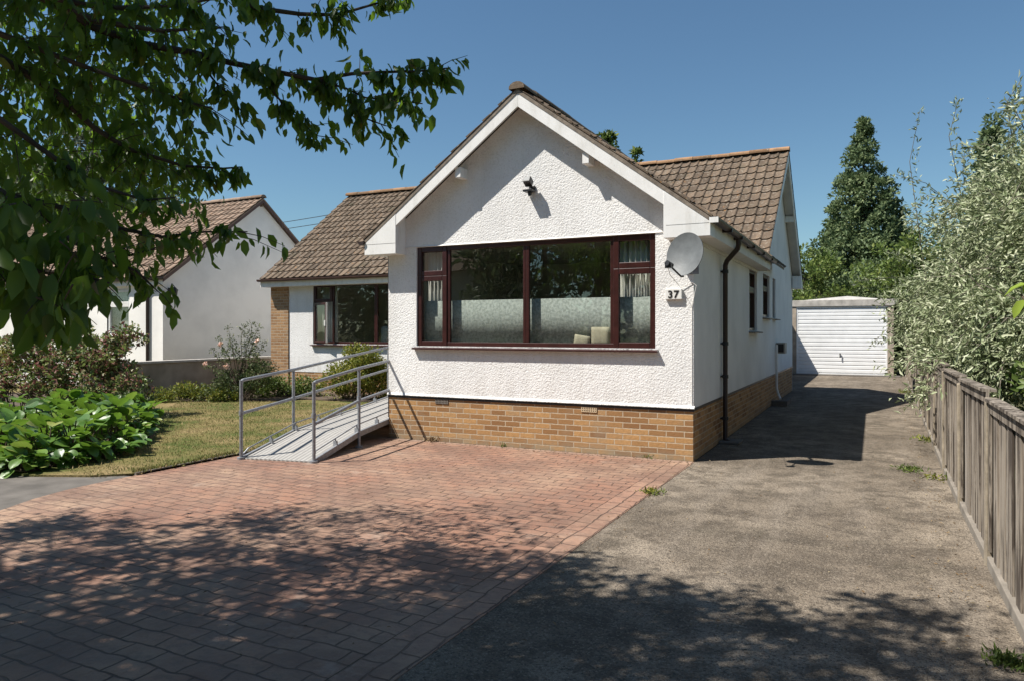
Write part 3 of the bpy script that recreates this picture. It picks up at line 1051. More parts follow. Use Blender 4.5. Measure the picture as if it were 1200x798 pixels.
# rooms behind the panes
m = MB()
def room(x0, x1, y0, y1, z0, z1, open_side):
    P = lambda x, y, z: (x, y, z)
    F_ = {'f': [P(x0, y0, z0), P(x1, y0, z0), P(x1, y0, z1), P(x0, y0, z1)], 'b': [P(x0, y1, z0), P(x1, y1, z0), P(x1, y1, z1), P(x0, y1, z1)],
          'l': [P(x0, y0, z0), P(x0, y1, z0), P(x0, y1, z1), P(x0, y0, z1)], 'r': [P(x1, y0, z0), P(x1, y1, z0), P(x1, y1, z1), P(x1, y0, z1)],
          'd': [P(x0, y0, z0), P(x1, y0, z0), P(x1, y1, z0), P(x0, y1, z0)], 'u': [P(x0, y0, z1), P(x1, y0, z1), P(x1, y1, z1), P(x0, y1, z1)]}
    for k_, f in F_.items():
        if k_ != open_side:
            m.face(f)
room(-W + .1, -.15, .172, 4.2, .45, 2.9, 'f')
m.build('room', 'room_wall', bung)
m = MB()
room(-11.5, -5.2, YW0 + .16, 9, .45, 2.85, 'f')
m.build('room', 'room_wall', bung)
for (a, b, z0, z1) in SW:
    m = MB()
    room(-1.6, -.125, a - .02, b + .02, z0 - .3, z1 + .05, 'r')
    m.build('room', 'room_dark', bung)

# --- things inside the front window
def drape(name, label, x0, x1, y, z0, z1, mat, folds, amp, cat='curtain', group=None):
    m = MB()
    n = folds * 8
    top, bot = [], []
    for i in range(n + 1):
        t = i / n
        x = x0 + (x1 - x0) * t
        top.append((x, y + amp * math.sin(t * folds * 2 * math.pi) * .8, z1))
        bot.append((x + .004 * math.sin(i * 1.7), y + amp * math.sin(t * folds * 2 * math.pi + .3) + .004, z0))
    m.v = bot + top
    for i in range(n):
        m.f.append((i, i + 1, n + 2 + i, n + 1 + i)); m.uv.append(None); m.r.append(.5)
    o = m.build(name, mat, None, smooth=True)
    sol = o.modifiers.new('solid', 'SOLIDIFY'); sol.thickness = .003
    return tag(o, label, cat, group)
drape('net_curtain', 'grey green half height net behind the lower half of the big front window', wl + .05, wr - .05, .155, ws + .02, ws + .66, 'net_cloth', 11, .0016, 'net curtain')
drape('curtain', 'gathered pale curtain at the satellite dish end of the big front window', wr - .52, wr - .07, .20, ws - .3, 2.82, 'curtain_cloth', 6, .03)
drape('curtain', 'gathered pale curtain at the ramp end of the big front window', wl + .08, wl + .40, .20, ws - .3, 2.82, 'curtain_cloth', 5, .03)
drape('curtain', 'pale curtain behind the open casement of the recessed window', -10.8, -10.3, YW0 + .3, 1.0, 2.8, 'curtain_cloth', 6, .03)

def cushion(name, label, c, w, h, d, rz=0, mat='cushion_cloth', cat='cushion'):
    bm = bmesh.new()
    bmesh.ops.create_cube(bm, size=1)
    bmesh.ops.subdivide_edges(bm, edges=bm.edges[:], cuts=4, use_grid_fill=True)
    for v in bm.verts:
        e = 1 - .55 * (abs(v.co.x * 2) ** 3) ; g = 1 - .55 * (abs(v.co.z * 2) ** 3)
        v.co.y *= max(.25, e * g)
        v.co = Vector((v.co.x * w, v.co.y * d, v.co.z * h))
    bmesh.ops.rotate(bm, verts=bm.verts, cent=(0, 0, 0), matrix=Matrix.Rotation(rz, 3, 'Y'))
    bmesh.ops.translate(bm, verts=bm.verts, vec=c)
    me = bpy.data.meshes.new(name); bm.to_mesh(me); bm.free()
    me.polygons.foreach_set('use_smooth', [True] * len(me.polygons))
    me.materials.append(MAT[mat])
    o = bpy.data.objects.new(name, me); COL.objects.link(o)
    return tag(o, label, cat)
cushion('cushion', 'square cream cushion showing over the sill in the front window, beside the dark mullion', (-1.24, .112, ws + .15), .25, .24, .05)
cushion('cushion', 'low slumped cream cushion at the sill, left of the square one', (-1.50, .112, ws + .09), .22, .14, .05, .15)
m = MB()
m.box(-9.3, -8.3, YW0 + .9, YW0 + 1.7, .5, 1.55)
m.box(-9.3, -8.3, YW0 + .75, YW0 + .95, .5, 1.72)
tag(m.build('armchair', 'net_cloth', None, bevel=.06), 'pale armchair back seen through the recessed window', 'armchair')

# ------------------------------------------------------------------ satellite dish
dish = thing('satellite_dish', 'grey oval satellite dish on the front corner above the number plaque', 'satellite dish', (-.16, 0, 2.4))
c = at(802, 298, 8.45)
nrm = Vector((-.34, -1, .22)).normalized()
right = nrm.cross(Vector((0, 0, 1))).normalized() * -1
upv = right.cross(nrm).normalized()
if upv.z < 0: upv = -upv
m = MB()
rings, seg, rad = 7, 40, .252
def dish_pt(i, k, back):
    r = rad * i / rings
    a = 2 * math.pi * k / seg
    dep = -.045 * (1 - (i / rings) ** 2) - back
    return c + right * (r * .96 * math.cos(a)) + upv * (r * 1.03 * math.sin(a)) + nrm * dep
for back, fl in ((0, False), (.010, True)):
    for i in range(rings):
        for k in range(seg):
            if i == 0:
                f = [dish_pt(0, 0, back), dish_pt(1, k, back), dish_pt(1, k + 1, back)]
            else:
                f = [dish_pt(i, k, back), dish_pt(i + 1, k, back), dish_pt(i + 1, k + 1, back), dish_pt(i, k + 1, back)]
            m.face(f[::-1] if fl else f)
for k in range(seg):
    m.face([dish_pt(rings, k, 0), dish_pt(rings, k, .010), dish_pt(rings, k + 1, .010), dish_pt(rings, k + 1, 0)])
m.build('reflector', 'dish_grey', dish, smooth=True)
m = MB()
foot = c - upv * .262 - nrm * .0
tip = c - upv * .20 - right * .20 + nrm * .26
tip = c - upv * .175 + nrm * .30
m.tube([foot - nrm * .03, foot + nrm * .02 - upv * .012, tip - upv * .03], .011, 8)
m.build('arm', 'black_plastic', dish)
m = MB()
m.tube([tip - upv * .025 + nrm * .03, tip - upv * .025 - nrm * .075], [.032, .026], 12)
m.box(-.035, .035, -.03, .03, -.075, -.02, Matrix.Translation(tip))
m.build('receiver', 'black_plastic', dish)
m = MB()
m.tube([c - nrm * .055, c - nrm * .12, Vector((c.x, -.02, c.z - .1))], .018, 8)
m.box(c.x - .06, c.x + .06, -.016, -.001, c.z - .2, c.z)
m.build('mount', 'galvanised', dish)
m = MB()
m.tube([tip - upv * .06, tip - upv * .14 - nrm * .06, Vector((c.x - .16, -.02, c.z - .36)), Vector((c.x - .02, -.012, c.z - .30)), Vector((c.x + .03, -.01, c.z - .34)), Vector((-.02, -.008, 1.9)), Vector((-.02, -.008, .7))], .004, 6)
m.build('cable', 'cut_edge', dish)

# ------------------------------------------------------------------ number plaque
plq = thing('house_number_sign', 'white plaque with black number 37 under the satellite dish', 'house number', (-.22, 0, 2.1))
m = MB()
PX0, PX1, PZ0, PZ1 = -.345, -.135, 1.985, 2.115
m.box(PX0, PX1, -.045, -.002, PZ0, PZ1)
m.build('plaque', 'white_paint', plq, bevel=.006)
cu = bpy.data.curves.new('digits', 'FONT')
cu.body = '37'
cu.size = .125; cu.extrude = .003; cu.offset = .0025; cu.space_character = 1.12
cu.align_x = 'CENTER'
tmp = bpy.data.objects.new('digits_curve', cu)
COL.objects.link(tmp)
bpy.context.view_layer.update()
me = bpy.data.meshes.new_from_object(tmp)
bpy.data.objects.remove(tmp)
for v in me.vertices:
    x, y_, z_ = v.co
    v.co = ((PX0 + PX1) / 2 + x * 1.05, -.0472 - z_, PZ0 + .022 + y_)
me.materials.clear(); me.materials.append(MAT['black_plastic'])
o = bpy.data.objects.new('digits', me); COL.objects.link(o); par(o, plq)

# ------------------------------------------------------------------ security light
sec = thing('security_light', 'small black sensor light fixed high in the middle of the white gable', 'security light', (AX, 0, 3.6))
sx, sz = -2.17, 3.52
m = MB(); m.box(sx - .045, sx + .045, -.03, -.002, sz - .05, sz + .04); m.build('base', 'black_plastic', sec, bevel=.006)
m = MB()
M = Matrix.Translation((sx - .005, -.13, sz + .075)) @ Matrix.Rotation(R(-32), 4, 'X')
m.box(-.05, .05, -.06, .05, -.045, .045, M)
m.tube([(sx, -.02, sz + .02), (sx, -.12, sz + .04)], .014, 8)
hd = m.build('lamp_head', 'black_plastic', sec, bevel=.008)
m = MB(); m.box(-.04, .04, -.063, -.0605, -.035, .035, M); m.build('lens', 'dish_grey', hd)
m = MB()
m.box(sx - .075, sx + .055, -.16, -.03, sz - .055, sz - .025)
m.tube([(sx, -.09, sz - .055), (sx, -.10, sz - .11)], [.035, .02], 12)
m.build('sensor', 'black_plastic', sec, bevel=.004)

# ------------------------------------------------------------------ flue box and gas pipe on the side wall
mt = thing('flue_box', 'small beige boiler box with white pipe on the shaded side wall', 'meter box', (0, 8.6, 1.2))
m = MB(); m.box(.002, .20, 8.25, 8.62, 1.10, 1.34); m.build('casing', 'meter_beige', mt, bevel=.01)
m = MB(); m.box(.03, .17, 8.236, 8.249, 1.13, 1.31); m.build('grille', 'room_dark', mt)
m = MB(); m.tube([(.05, 8.0, 1.3), (.05, 8.0, .35), (.09, 8.0, .2), (.14, 7.9, .12)], .028, 8); m.build('pipe', 'soffit_paint', mt, smooth=True)
m = MB(); m.box(.0, .32, 7.5, 8.3, 0, .06); m.box(.0, .32, 7.5, 7.58, .06, .12); m.box(.26, .32, 7.58, 8.3, .06, .12)
m.build('gully', 'concrete_path', mt, bevel=.01)

# ------------------------------------------------------------------ ramp
rp = thing('access_ramp', 'grey metal wheelchair ramp with tube handrails beside the white front wing', 'ramp', (-4.9, 0, 0))
D0, D1 = Vector((-.205, .979, 0)), Vector((.979, .205, 0))      # along, across (to the right)
A0 = Vector((-5.07, -2.33, .02)); wd = .95
K = A0 + D0 * 1.20; K.z = .205
E0 = K + D0 * 3.2; E0.z = .40
E1 = E0 + D0 * 1.6; E1.z = .42
m = MB()
L = [A0, K, E0, E1]
s = 0
for p, q in zip(L[:-1], L[1:]):
    l_ = (q - p).length
    for dz, fl in ((0, 0), (-.03, 1)):
        f = [p + Vector((0, 0, dz)), p + D1 * wd + Vector((0, 0, dz)), q + D1 * wd + Vector((0, 0, dz)), q + Vector((0, 0, dz))]
        uv = [(0, s), (wd, s), (wd, s + l_), (0, s + l_)]
        m.face(f[::-1] if fl else f, uv[::-1] if fl else uv)
    s += l_
f = [A0, A0 + D1 * wd, A0 + D1 * wd - Vector((0, 0, .018)), A0 - Vector((0, 0, .018))]
m.face(f)
m.build('ramp_deck', 'ramp_grating', rp)
m = MB()
for off, sg in ((0, -1), (wd, 1)):
    for p, q in zip(L[:-1], L[1:]):
        a_, b_ = p + D1 * off, q + D1 * off
        side = D1 * sg * .03
        m.prism([a_ + Vector((0, 0, -.055)), a_ + Vector((0, 0, .018)), a_ + side + Vector((0, 0, .018)), a_ + side + Vector((0, 0, -.055))], b_ - a_)
m.build('side_channel', 'galvanised', rp)
TR = .021
def post(p, ztop, z0=0):
    m = MB()
    m.tube([(p.x, p.y, z0), (p.x, p.y, ztop)], TR, 10)
    m.tube([(p.x, p.y, z0), (p.x, p.y, z0 + .03)], .05, 10)
    for z in (ztop - .41, ):
        m.tube([(p.x, p.y, z - .028), (p.x, p.y, z + .028)], .029, 10)
    m.build('post', 'galvanised', rp, smooth=True)
def rail(pts):
    m = MB()
    m.tube(pts, TR, 10)
    m.build('handrail', 'galvanised', rp, smooth=True)
lo = -.012
def sidepts(off):
    return [p + D1 * off for p in L]
zl = [(.99, .575), (1.06, .655), (1.30, .90), (1.32, .92)]
zr_ = [(.985, .47), (1.09, .648), (1.30, .88), (1.32, .90)]
for off, zs in ((-.03, zl), (wd + .03, zr_)):
    P_ = sidepts(off)
    for i, (p, z) in enumerate(zip(P_, zs)):
        post(p, z[0], 0 if i != 1 or off > 0 else .0)
    top = [Vector((p.x, p.y, z[0])) for p, z in zip(P_, zs)]
    mid = [Vector((p.x, p.y, z[1])) for p, z in zip(P_, zs)]
    rail([top[0] + Vector((0, 0, -.03)), top[0] + D0 * .02 + Vector((0, 0, -.008))] + [top[0] + D0 * .05] + top[1:])
    rail(mid)
    kerb = [p + Vector((0, 0, .11)) - D1 * math.copysign(.035, off) for p in P_]
    m = MB()
    m.tube([P_[0] + Vector((0, 0, .02)), kerb[0] + D0 * .1] + kerb[1:], .009, 6)
    for p, q in zip(P_[:-1], P_[1:]):
        k_ = max(2, int((q - p).length / .55))
        for i in range(1, k_ + 1):
            b_ = p.lerp(q, i / k_) - D1 * math.copysign(.035, off)
            m.tube([b_, b_ + Vector((0, 0, .11))], .010, 6)
            m.box(-.03, .03, -.01, .01, -.01, .07, Matrix.Translation(b_))
    m.build('kerb_rail', 'galvanised', rp)
# legs under the deck
for t_ in (.45, .95):
    b_ = K.lerp(E0, t_)
    for off in (.05, wd - .05):
        m = MB()
        p = b_ + D1 * off
        m.box(p.x - .025, p.x + .025, p.y - .025, p.y + .025, 0, b_.z - .03)
        m.build('leg', 'galvanised', rp)

# ------------------------------------------------------------------ garage
gar = thing('garage', 'concrete garage with white ribbed up and over door at the end of the drive', 'garage', (.9, 20.4, 0))
GY = 20.2
gx0, gx1 = -.79, 2.60
d0, d1, dh = -.64, 2.40, 2.44
m = MB()
m.box(gx0, d0, GY, GY + .25, 0, 2.49)
m.box(d1, gx1, GY, GY + .25, 0, 2.49)
m.box(gx0, gx0 + .12, GY + .25, GY + 5.5, 0, 2.49)
m.box(gx1 - .12, gx1, GY + .25, GY + 5.5, 0, 2.49)
m.box(gx0 + .12, gx1 - .12, GY + 5.38, GY + 5.5, 0, 2.49)
m.build('wall', 'garage_concrete', gar)
m = MB(); m.box(gx0 - .03, gx1 + .04, GY - .03, GY + .22, 2.492, 2.73); m.build('lintel', 'lintel_concrete', gar, bevel=.01)
m = MB()
m.prism([(gx0 - .1, GY + .222, 2.56), (gx1 + .1, GY + .222, 2.56), (gx1 + .1, GY + .222, 2.70), ((gx0 + gx1) / 2 + .2, GY + .222, 2.87), (gx0 - .1, GY + .222, 2.70)], (0, 5.5, 0))
m.build('roof', 'soffit_paint', gar)
m = MB()
nr = 17
z = .06
hh = (dh - .06 - .06) / nr
for i in range(nr):
    zz = .09 + i * hh
    m.prism([(d0 + .05, GY + .06, zz), (d0 + .05, GY + .028, zz + .014), (d0 + .05, GY + .028, zz + hh * .78), (d0 + .05, GY + .06, zz + hh - .002)], (d1 - d0 - .1, 0, 0))
m.box(d0 + .05, d1 - .05, GY + .06, GY + .075, .02, dh - .02)
dr = m.build('garage_door', 'garage_white', gar)
m = MB()
frame_rect(m, (d0 + .002, GY + .02, .0), (1, 0, 0), (0, -1, 0), d1 - d0 - .004, dh + .045, .05, .06)
m.build('door_frame', 'garage_white', gar, bevel=.004)
m = MB()
hx, hz = .86, .72
m.tube([(hx, GY + .0, hz + .05), (hx, GY - .03, hz + .05)], .03, 10)
m.box(hx - .018, hx + .018, GY - .05, GY - .028, hz - .10, hz + .08, )
m.build('handle', 'black_plastic', dr, bevel=.004)
m = MB(); m.box(gx0, gx1 + .2, GY - .55, GY + .06, 0.0, .028)
struct('apron', m, 'concrete_path')

# rear garden fence between the house and the garage
rf = thing('garden_fence', 'tall brown boarded side fence between the bungalow and the garage', 'fence', (-.95, 16, 0))
m = MB()
yy = 11.99
while yy < 20.1:
    m.box(-.96, -.93, yy, yy + .095, 0.02, 2.12 + random.uniform(-.01, .01), rnd=random.random())
    yy += .1
m.build('boards', 'fence_wood', rf)

# ------------------------------------------------------------------ right boundary fence
fen = thing('boundary_fence', 'weathered grey boarded fence along the right of the drive', 'fence', (2.7, 3, 0))
FX = 2.68
pitch = 1.79
ypost = -3.04 - 4 * pitch
idx = 0
while ypost < 20:
    fx = FX + max(0, ypost) * .014
    fx2 = FX + max(0, ypost + pitch) * .014
    m = MB()
    h_ = 1.165 + random.uniform(-.02, .02)
    M = Matrix.Translation((fx, ypost, 0)) @ Matrix.Rotation(random.uniform(-.012, .012), 4, 'Y') @ Matrix.Rotation(R(random.uniform(-2, 2)), 4, 'Z')
    m.box(-.022, .055, -.042, .042, -.02, h_ - .03, M)
    m.build('fence_post', 'post_wood', fen, bevel=.008)
    # panel
    m = MB()
    nb = 12
    z1 = 1.17 + random.uniform(-.05, .05)
    tilt = random.uniform(-.03, .02)
    for i in range(nb):
        t0 = (i + .03) / nb; t1 = (i + 1.16) / nb
        ya, yb = ypost + .05 + (pitch - .1) * t0, ypost + .05 + (pitch - .1) * min(t1, 1)
        xo = fx + (fx2 - fx) * t0 + (i % 2) * .012 + random.uniform(-.005, .005)
        zt_ = z1 + tilt * t0 + random.uniform(-.014, .004) - .02
        M = Matrix.Rotation(random.uniform(-.006, .006), 4, 'X')
        m.box(xo + .012, xo + .024, ya, yb, .065, zt_, rnd=random.random())
    # top and frame battens, capping
    m.prism([(fx - .008, ypost + .05, z1 - .075), (fx + .011, ypost + .05, z1 - .075), (fx + .011, ypost + .05, z1), (fx - .008, ypost + .05, z1)], (fx2 - fx, pitch - .1, tilt))
    m.prism([(fx - .006, ypost + .05, .11), (fx + .011, ypost + .05, .11), (fx + .011, ypost + .05, z1 - .08), (fx - .006, ypost + .05, z1 - .08)], (0, .045, 0))
    m.prism([(fx2 - .006, ypost + pitch - .095, .11), (fx2 + .011, ypost + pitch - .095, .11), (fx2 + .011, ypost + pitch - .095, z1 - .08 + tilt), (fx2 - .006, ypost + pitch - .095, z1 - .08 + tilt)], (0, .045, 0))
    m.prism([(fx - .03, ypost + .05, z1 + .001), (fx + .055, ypost + .05, z1 + .001), (fx + .055, ypost + .05, z1 + .02), (fx - .03, ypost + .05, z1 + .02)], (fx2 - fx, pitch - .1, tilt))
    m.build('fence_panel', 'fence_wood', fen)
    m = MB()
    m.prism([(fx - .014, ypost + .046, -.02), (fx + .03, ypost + .046, -.02), (fx + .03, ypost + .046, .075), (fx - .014, ypost + .046, .07)], (fx2 - fx, pitch - .092, 0))
    m.build('gravel_board', 'gravel_board', fen, bevel=.006)
    ypost += pitch

# ------------------------------------------------------------------ neighbour house
nb = thing('neighbour_house', 'pale rendered neighbour bungalow with brown tiled roof beyond the low wall', 'house', (-20, 8, 0))
NX, NY = -15.0, 4.25
nyr, nzr, nze, npit = 7.67, 5.72, 3.08, .75
ny0 = nyr - (nzr - nze) / npit        # eave line y
nyb = 2 * nyr - ny0
def nz(y): return nzr - npit * abs(y - nyr)
m = MB()
nyw, nyw1 = NY, 2 * nyr - NY
m.face([(NX, nyw, 0), (NX, nyw1, 0), (NX, nyw1, nz(nyw1) - .15), (NX, nyr, nzr - .15), (NX, nyw, nz(nyw) - .15)])
NWX = (-17.3, -16.35, 1.45, 2.75)
def nq(x0, x1, z0, z1): m.face([(x0, nyw, z0), (x1, nyw, z0), (x1, nyw, z1), (x0, nyw, z1)])
ztn = nz(nyw) - .15
nq(-27, NWX[0], 0, ztn); nq(NWX[0], NWX[1], 0, NWX[2]); nq(NWX[0], NWX[1], NWX[3], ztn); nq(NWX[1], NX, 0, ztn)
m.face([(-27, nyw1, 0), (NX, nyw1, 0), (NX, nyw1, ztn), (-27, nyw1, ztn)][::-1])
m.face([(-27, nyw, 0), (-27, nyw1, 0), (-27, nyw1, ztn), (-27, nyr, nzr - .15), (-27, nyw, ztn)])
m.build('wall', 'neighbour_render', nb)
m = MB()
nsl = math.sqrt(1 + npit ** 2)
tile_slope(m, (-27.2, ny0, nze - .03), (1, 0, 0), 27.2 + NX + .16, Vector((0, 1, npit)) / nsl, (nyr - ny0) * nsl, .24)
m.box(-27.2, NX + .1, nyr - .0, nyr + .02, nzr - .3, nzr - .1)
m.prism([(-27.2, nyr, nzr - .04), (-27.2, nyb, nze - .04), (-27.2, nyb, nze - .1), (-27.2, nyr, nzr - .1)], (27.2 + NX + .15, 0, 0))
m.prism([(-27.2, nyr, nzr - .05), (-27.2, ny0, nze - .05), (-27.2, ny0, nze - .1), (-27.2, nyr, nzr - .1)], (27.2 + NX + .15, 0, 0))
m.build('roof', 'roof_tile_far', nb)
m = MB(); ridge_row(m, (-27.2, nyr, nzr - .02), (NX + .17, nyr, nzr - .02)); m.build('ridge', 'roof_tile_far', nb, smooth=True)
m = MB()
for q in (1, -1):
    ye = nyr - q * (nyr - ny0)
    m.prism([(NX + .12, nyr, nzr - .1), (NX + .12, ye, nze - .1), (NX + .12, ye, nze - .19), (NX + .12, nyr, nzr - .19)], (.025, 0, 0))
m.build('bargeboard', 'gutter_faded', nb)
m = MB(); m.box(-27, NX + .11, ny0 + .01, ny0 + .03, nze - .26, nze - .1); m.box(-27, NX + .11, ny0 + .03, nyw, nze - .26, nze - .245)
m.build('fascia', 'white_paint', nb)
m = MB(); gutter(m, (-27, ny0 - .05, nze - .08), (NX + .13, ny0 - .05, nze - .08), (0, -1, 0)); m.build('gutter', 'gutter_plastic', nb, smooth=True)
m = MB(); m.tube([(NX - .55, ny0 - .05, nze - .12), (NX - .55, nyw - .05, nze - .4), (NX - .55, nyw - .05, .1)], .04, 8); m.build('downpipe', 'gutter_plastic', nb, smooth=True)
window(nb, (NWX[0], nyw + .04, NWX[2]), (1, 0, 0), (0, -1, 0), NWX[1] - NWX[0], NWX[3] - NWX[2], [(0, .95, 0, .88, 1), (0, .95, .88, 1.3, 1)], .1, 'white_paint')
m = MB(); m.box(NWX[0] - .2, NWX[1] + .2, nyw + .2, nyw + .22, NWX[2] - .2, NWX[3] + .2); m.build('blind', 'net_cloth', nb)
lan = thing('wall_lantern', 'small black coach lantern on the corner of the neighbouring pale house', 'wall lantern', (NX, NY + .35, 2.5))
lp = Vector((NX + .2, NY + .2, 2.62))
m = MB(); m.tube([(NX, lp.y, 2.66), (NX + .1, lp.y, 2.86), lp + Vector((0, 0, .16))], .012, 6); m.box(NX + .001, NX + .02, lp.y - .05, lp.y + .05, 2.55, 2.75); m.build('bracket', 'black_plastic', lan)
m = MB(); m.tube([lp + Vector((0, 0, -.14)), lp + Vector((0, 0, .06))], [.055, .085], 6); m.tube([lp + Vector((0, 0, .06)), lp + Vector((0, 0, .15))], [.10, .02], 6); m.build('lamp_shade', 'black_plastic', lan)

bw = thing('boundary_wall', 'low brown cement rendered wall between the lawn and the pale neighbouring house', 'wall', (-13.25, 6, 0))
m = MB(); m.box(-13.35, -13.17, .9, 13, 0, .84); m.build('wall_body', 'wall_cement', bw, bevel=.01)
m = MB(); m.box(-13.39, -13.13, .88, 13, .842, .90); m.build('coping', 'lintel_concrete', bw, bevel=.01)

# overhead cables
for i, (z0, z1) in enumerate(((5.25, 6.6), (5.05, 6.25))):
    m = MB()
    a, b = Vector((-12.3, 8.7 + i * .1, z0)), Vector((-40, 20, z1 + 1.2))
    m.tube([a.lerp(b, t) + Vector((0, 0, -1.6 * t * (1 - t))) for t in [k / 14 for k in range(15)]], .011, 5)
    tag(m.build('overhead_cable', 'cable_black'), ['upper black overhead cable running left from the bungalow roof', 'lower black overhead cable running left from the bungalow roof'][i], 'cable', 'overhead cables')

# ------------------------------------------------------------------ vegetation
def tree(name, label, base, height, crown_r, crown_z0, shape, nclump, per, leaf, mat, bark='bark', cat='tree', group=None, clump_r=.35, lean=(0, 0), tmpl=T_DIAMOND, taper=1.0, nlimb=40, trunk_r=None, outline=.25):
    base = Vector(base)
    root = thing(name, label, cat, base, group)
    cs, rs = [], []
    tries = 0
    ph = [random.uniform(0, 6.28) for _ in range(4)]
    while len(cs) < nclump and tries < nclump * 40:
        tries += 1
        t = random.random()
        z = crown_z0 + (height - crown_z0) * t
        if shape == 'cone':
            rr = crown_r * (1 - t) ** .8 * (.72 + .28 * min(1, t * 6))
            if random.random() > max(.12, (1 - t)): continue
        elif shape == 'round':
            rr = crown_r * math.sqrt(max(0, 1 - (2 * t - 1) ** 2)) 
            if random.random() > .25 + rr / crown_r: continue
        else:
            rr = crown_r * (.75 + .25 * math.sin(t * 9))
        a = random.uniform(0, 6.283)
        rr *= 1 + outline * (math.sin(3 * a + ph[0] + 5 * t) * .6 + math.sin(7 * a + ph[1] - 8 * t) * .4)
        q = rr * (random.random() ** .38)
        cs.append((base.x + lean[0] * t + q * math.cos(a), base.y + lean[1] * t + q * math.sin(a), base.z + z))
        rs.append(clump_r * random.uniform(.6, 1.3) * (1 - .45 * t if shape == 'cone' else 1))
    P, A, N = bush_leaves(cs, rs, per)
    k = P[:, 2] > base.z + .02
    P, A, N = P[k], A[k], N[k]
    lf = leaf * rng.uniform(.6, 1.3, len(P))
    leaf_mesh('crown', mat, P, A, N, lf, lf * .55 * taper, tmpl, root, np.clip(rng.normal(.5, .25, len(P)), 0, 1))
    m = MB()
    tr = trunk_r or height * .022 + .02
    top = Vector((base.x + lean[0] * .8, base.y + lean[1] * .8, base.z + height * .86))
    limb(m, [base + Vector((0, 0, -.1))] + curve_pts(base, top, 7, 0, .012)[1:], tr, tr * .18, 9)
    for c_ in random.sample(cs, min(nlimb, len(cs))):
        c_ = Vector(c_)
        z = max(base.z + height * .12, min(c_.z - .2 * (c_ - base).xy.length, top.z - .05))
        f = (z - base.z) / height
        s_ = Vector((base.x + lean[0] * f, base.y + lean[1] * f, z))
        limb(m, curve_pts(s_, c_, 4, .05, .03), tr * (.42 * (1 - f) + .06), .006, 5)
    m.build('trunk', bark, root, smooth=True)
    return root

G1 = 'trees behind the houses and garage'
def gp(u, d, z=0):
    p = at(u, HOR, d); return (p.x, p.y, z)
tree('conifer_tree', 'tall dark green conical tree standing behind the white garage', gp(1012, 36), 11.9, 3.5, .6, 'cone', 950, 70, .2, 'conifer_leaf', group=G1, clump_r=.46, outline=.12)
tree('leafy_tree', 'bright green bushy tree between the bungalow gable and the garage', gp(942, 31), 4.9, 1.9, .6, 'round', 110, 80, .17, 'hedge_leaf', group=G1, clump_r=.5)
tree('leafy_tree', 'dark bushy tree behind the garage roof, under the conical tree', gp(1040, 32), 4.6, 2.6, .4, 'round', 150, 80, .18, 'conifer_leaf', group=G1, clump_r=.55)
tree('leafy_tree', 'mid green tree filling the gap to the right of the garage', gp(1105, 27), 5.6, 2.4, .3, 'round', 130, 80, .18, 'hedge_leaf', group=G1, clump_r=.55)
tree('conifer_tree', 'dark conifer tip showing above the silver shrub at the right', gp(1163, 30), 10.2, 1.7, 1.0, 'cone', 260, 70, .24, 'conifer_leaf', group=G1, clump_r=.55)
tree('leafy_tree', 'green tree tip rising just behind the white gable roof', gp(712, 31), 10.0, 1.7, 3.0, 'cone', 160, 80, .22, 'hedge_leaf', group=G1, clump_r=.5)
tree('leafy_tree', 'smaller green tree tip over the roof junction', gp(747, 30), 9.2, 1.3, 3.0, 'cone', 130, 80, .22, 'hedge_leaf', group=G1, clump_r=.5)
tree('pale_tree', 'pale olive green tree rising behind the neighbouring tiled roof', gp(130, 37), 11.6, 3.9, 2.0, 'round', 240, 80, .26, 'pale_tree_leaf', group=G1, clump_r=.75)
tree('pale_tree', 'pale tree at the far left behind the neighbouring roof, half hidden by the overhanging leaves', gp(15, 39), 10.8, 3.6, 2.0, 'round', 200, 80, .28, 'pale_tree_leaf', group=G1, clump_r=.8)
tree('leafy_tree', 'dark green tree close behind the left end of the neighbouring roof', gp(55, 31), 7.6, 2.6, 1.0, 'round', 130, 80, .22, 'conifer_leaf', group=G1, clump_r=.6)
hl = tree('hedge', 'yellow green hedge top beyond the garage, next to the gable wall', gp(934, 36), 3.75, 1.3, .1, 'box', 60, 80, .12, 'golden_leaf', cat='hedge', clump_r=.4, nlimb=12)

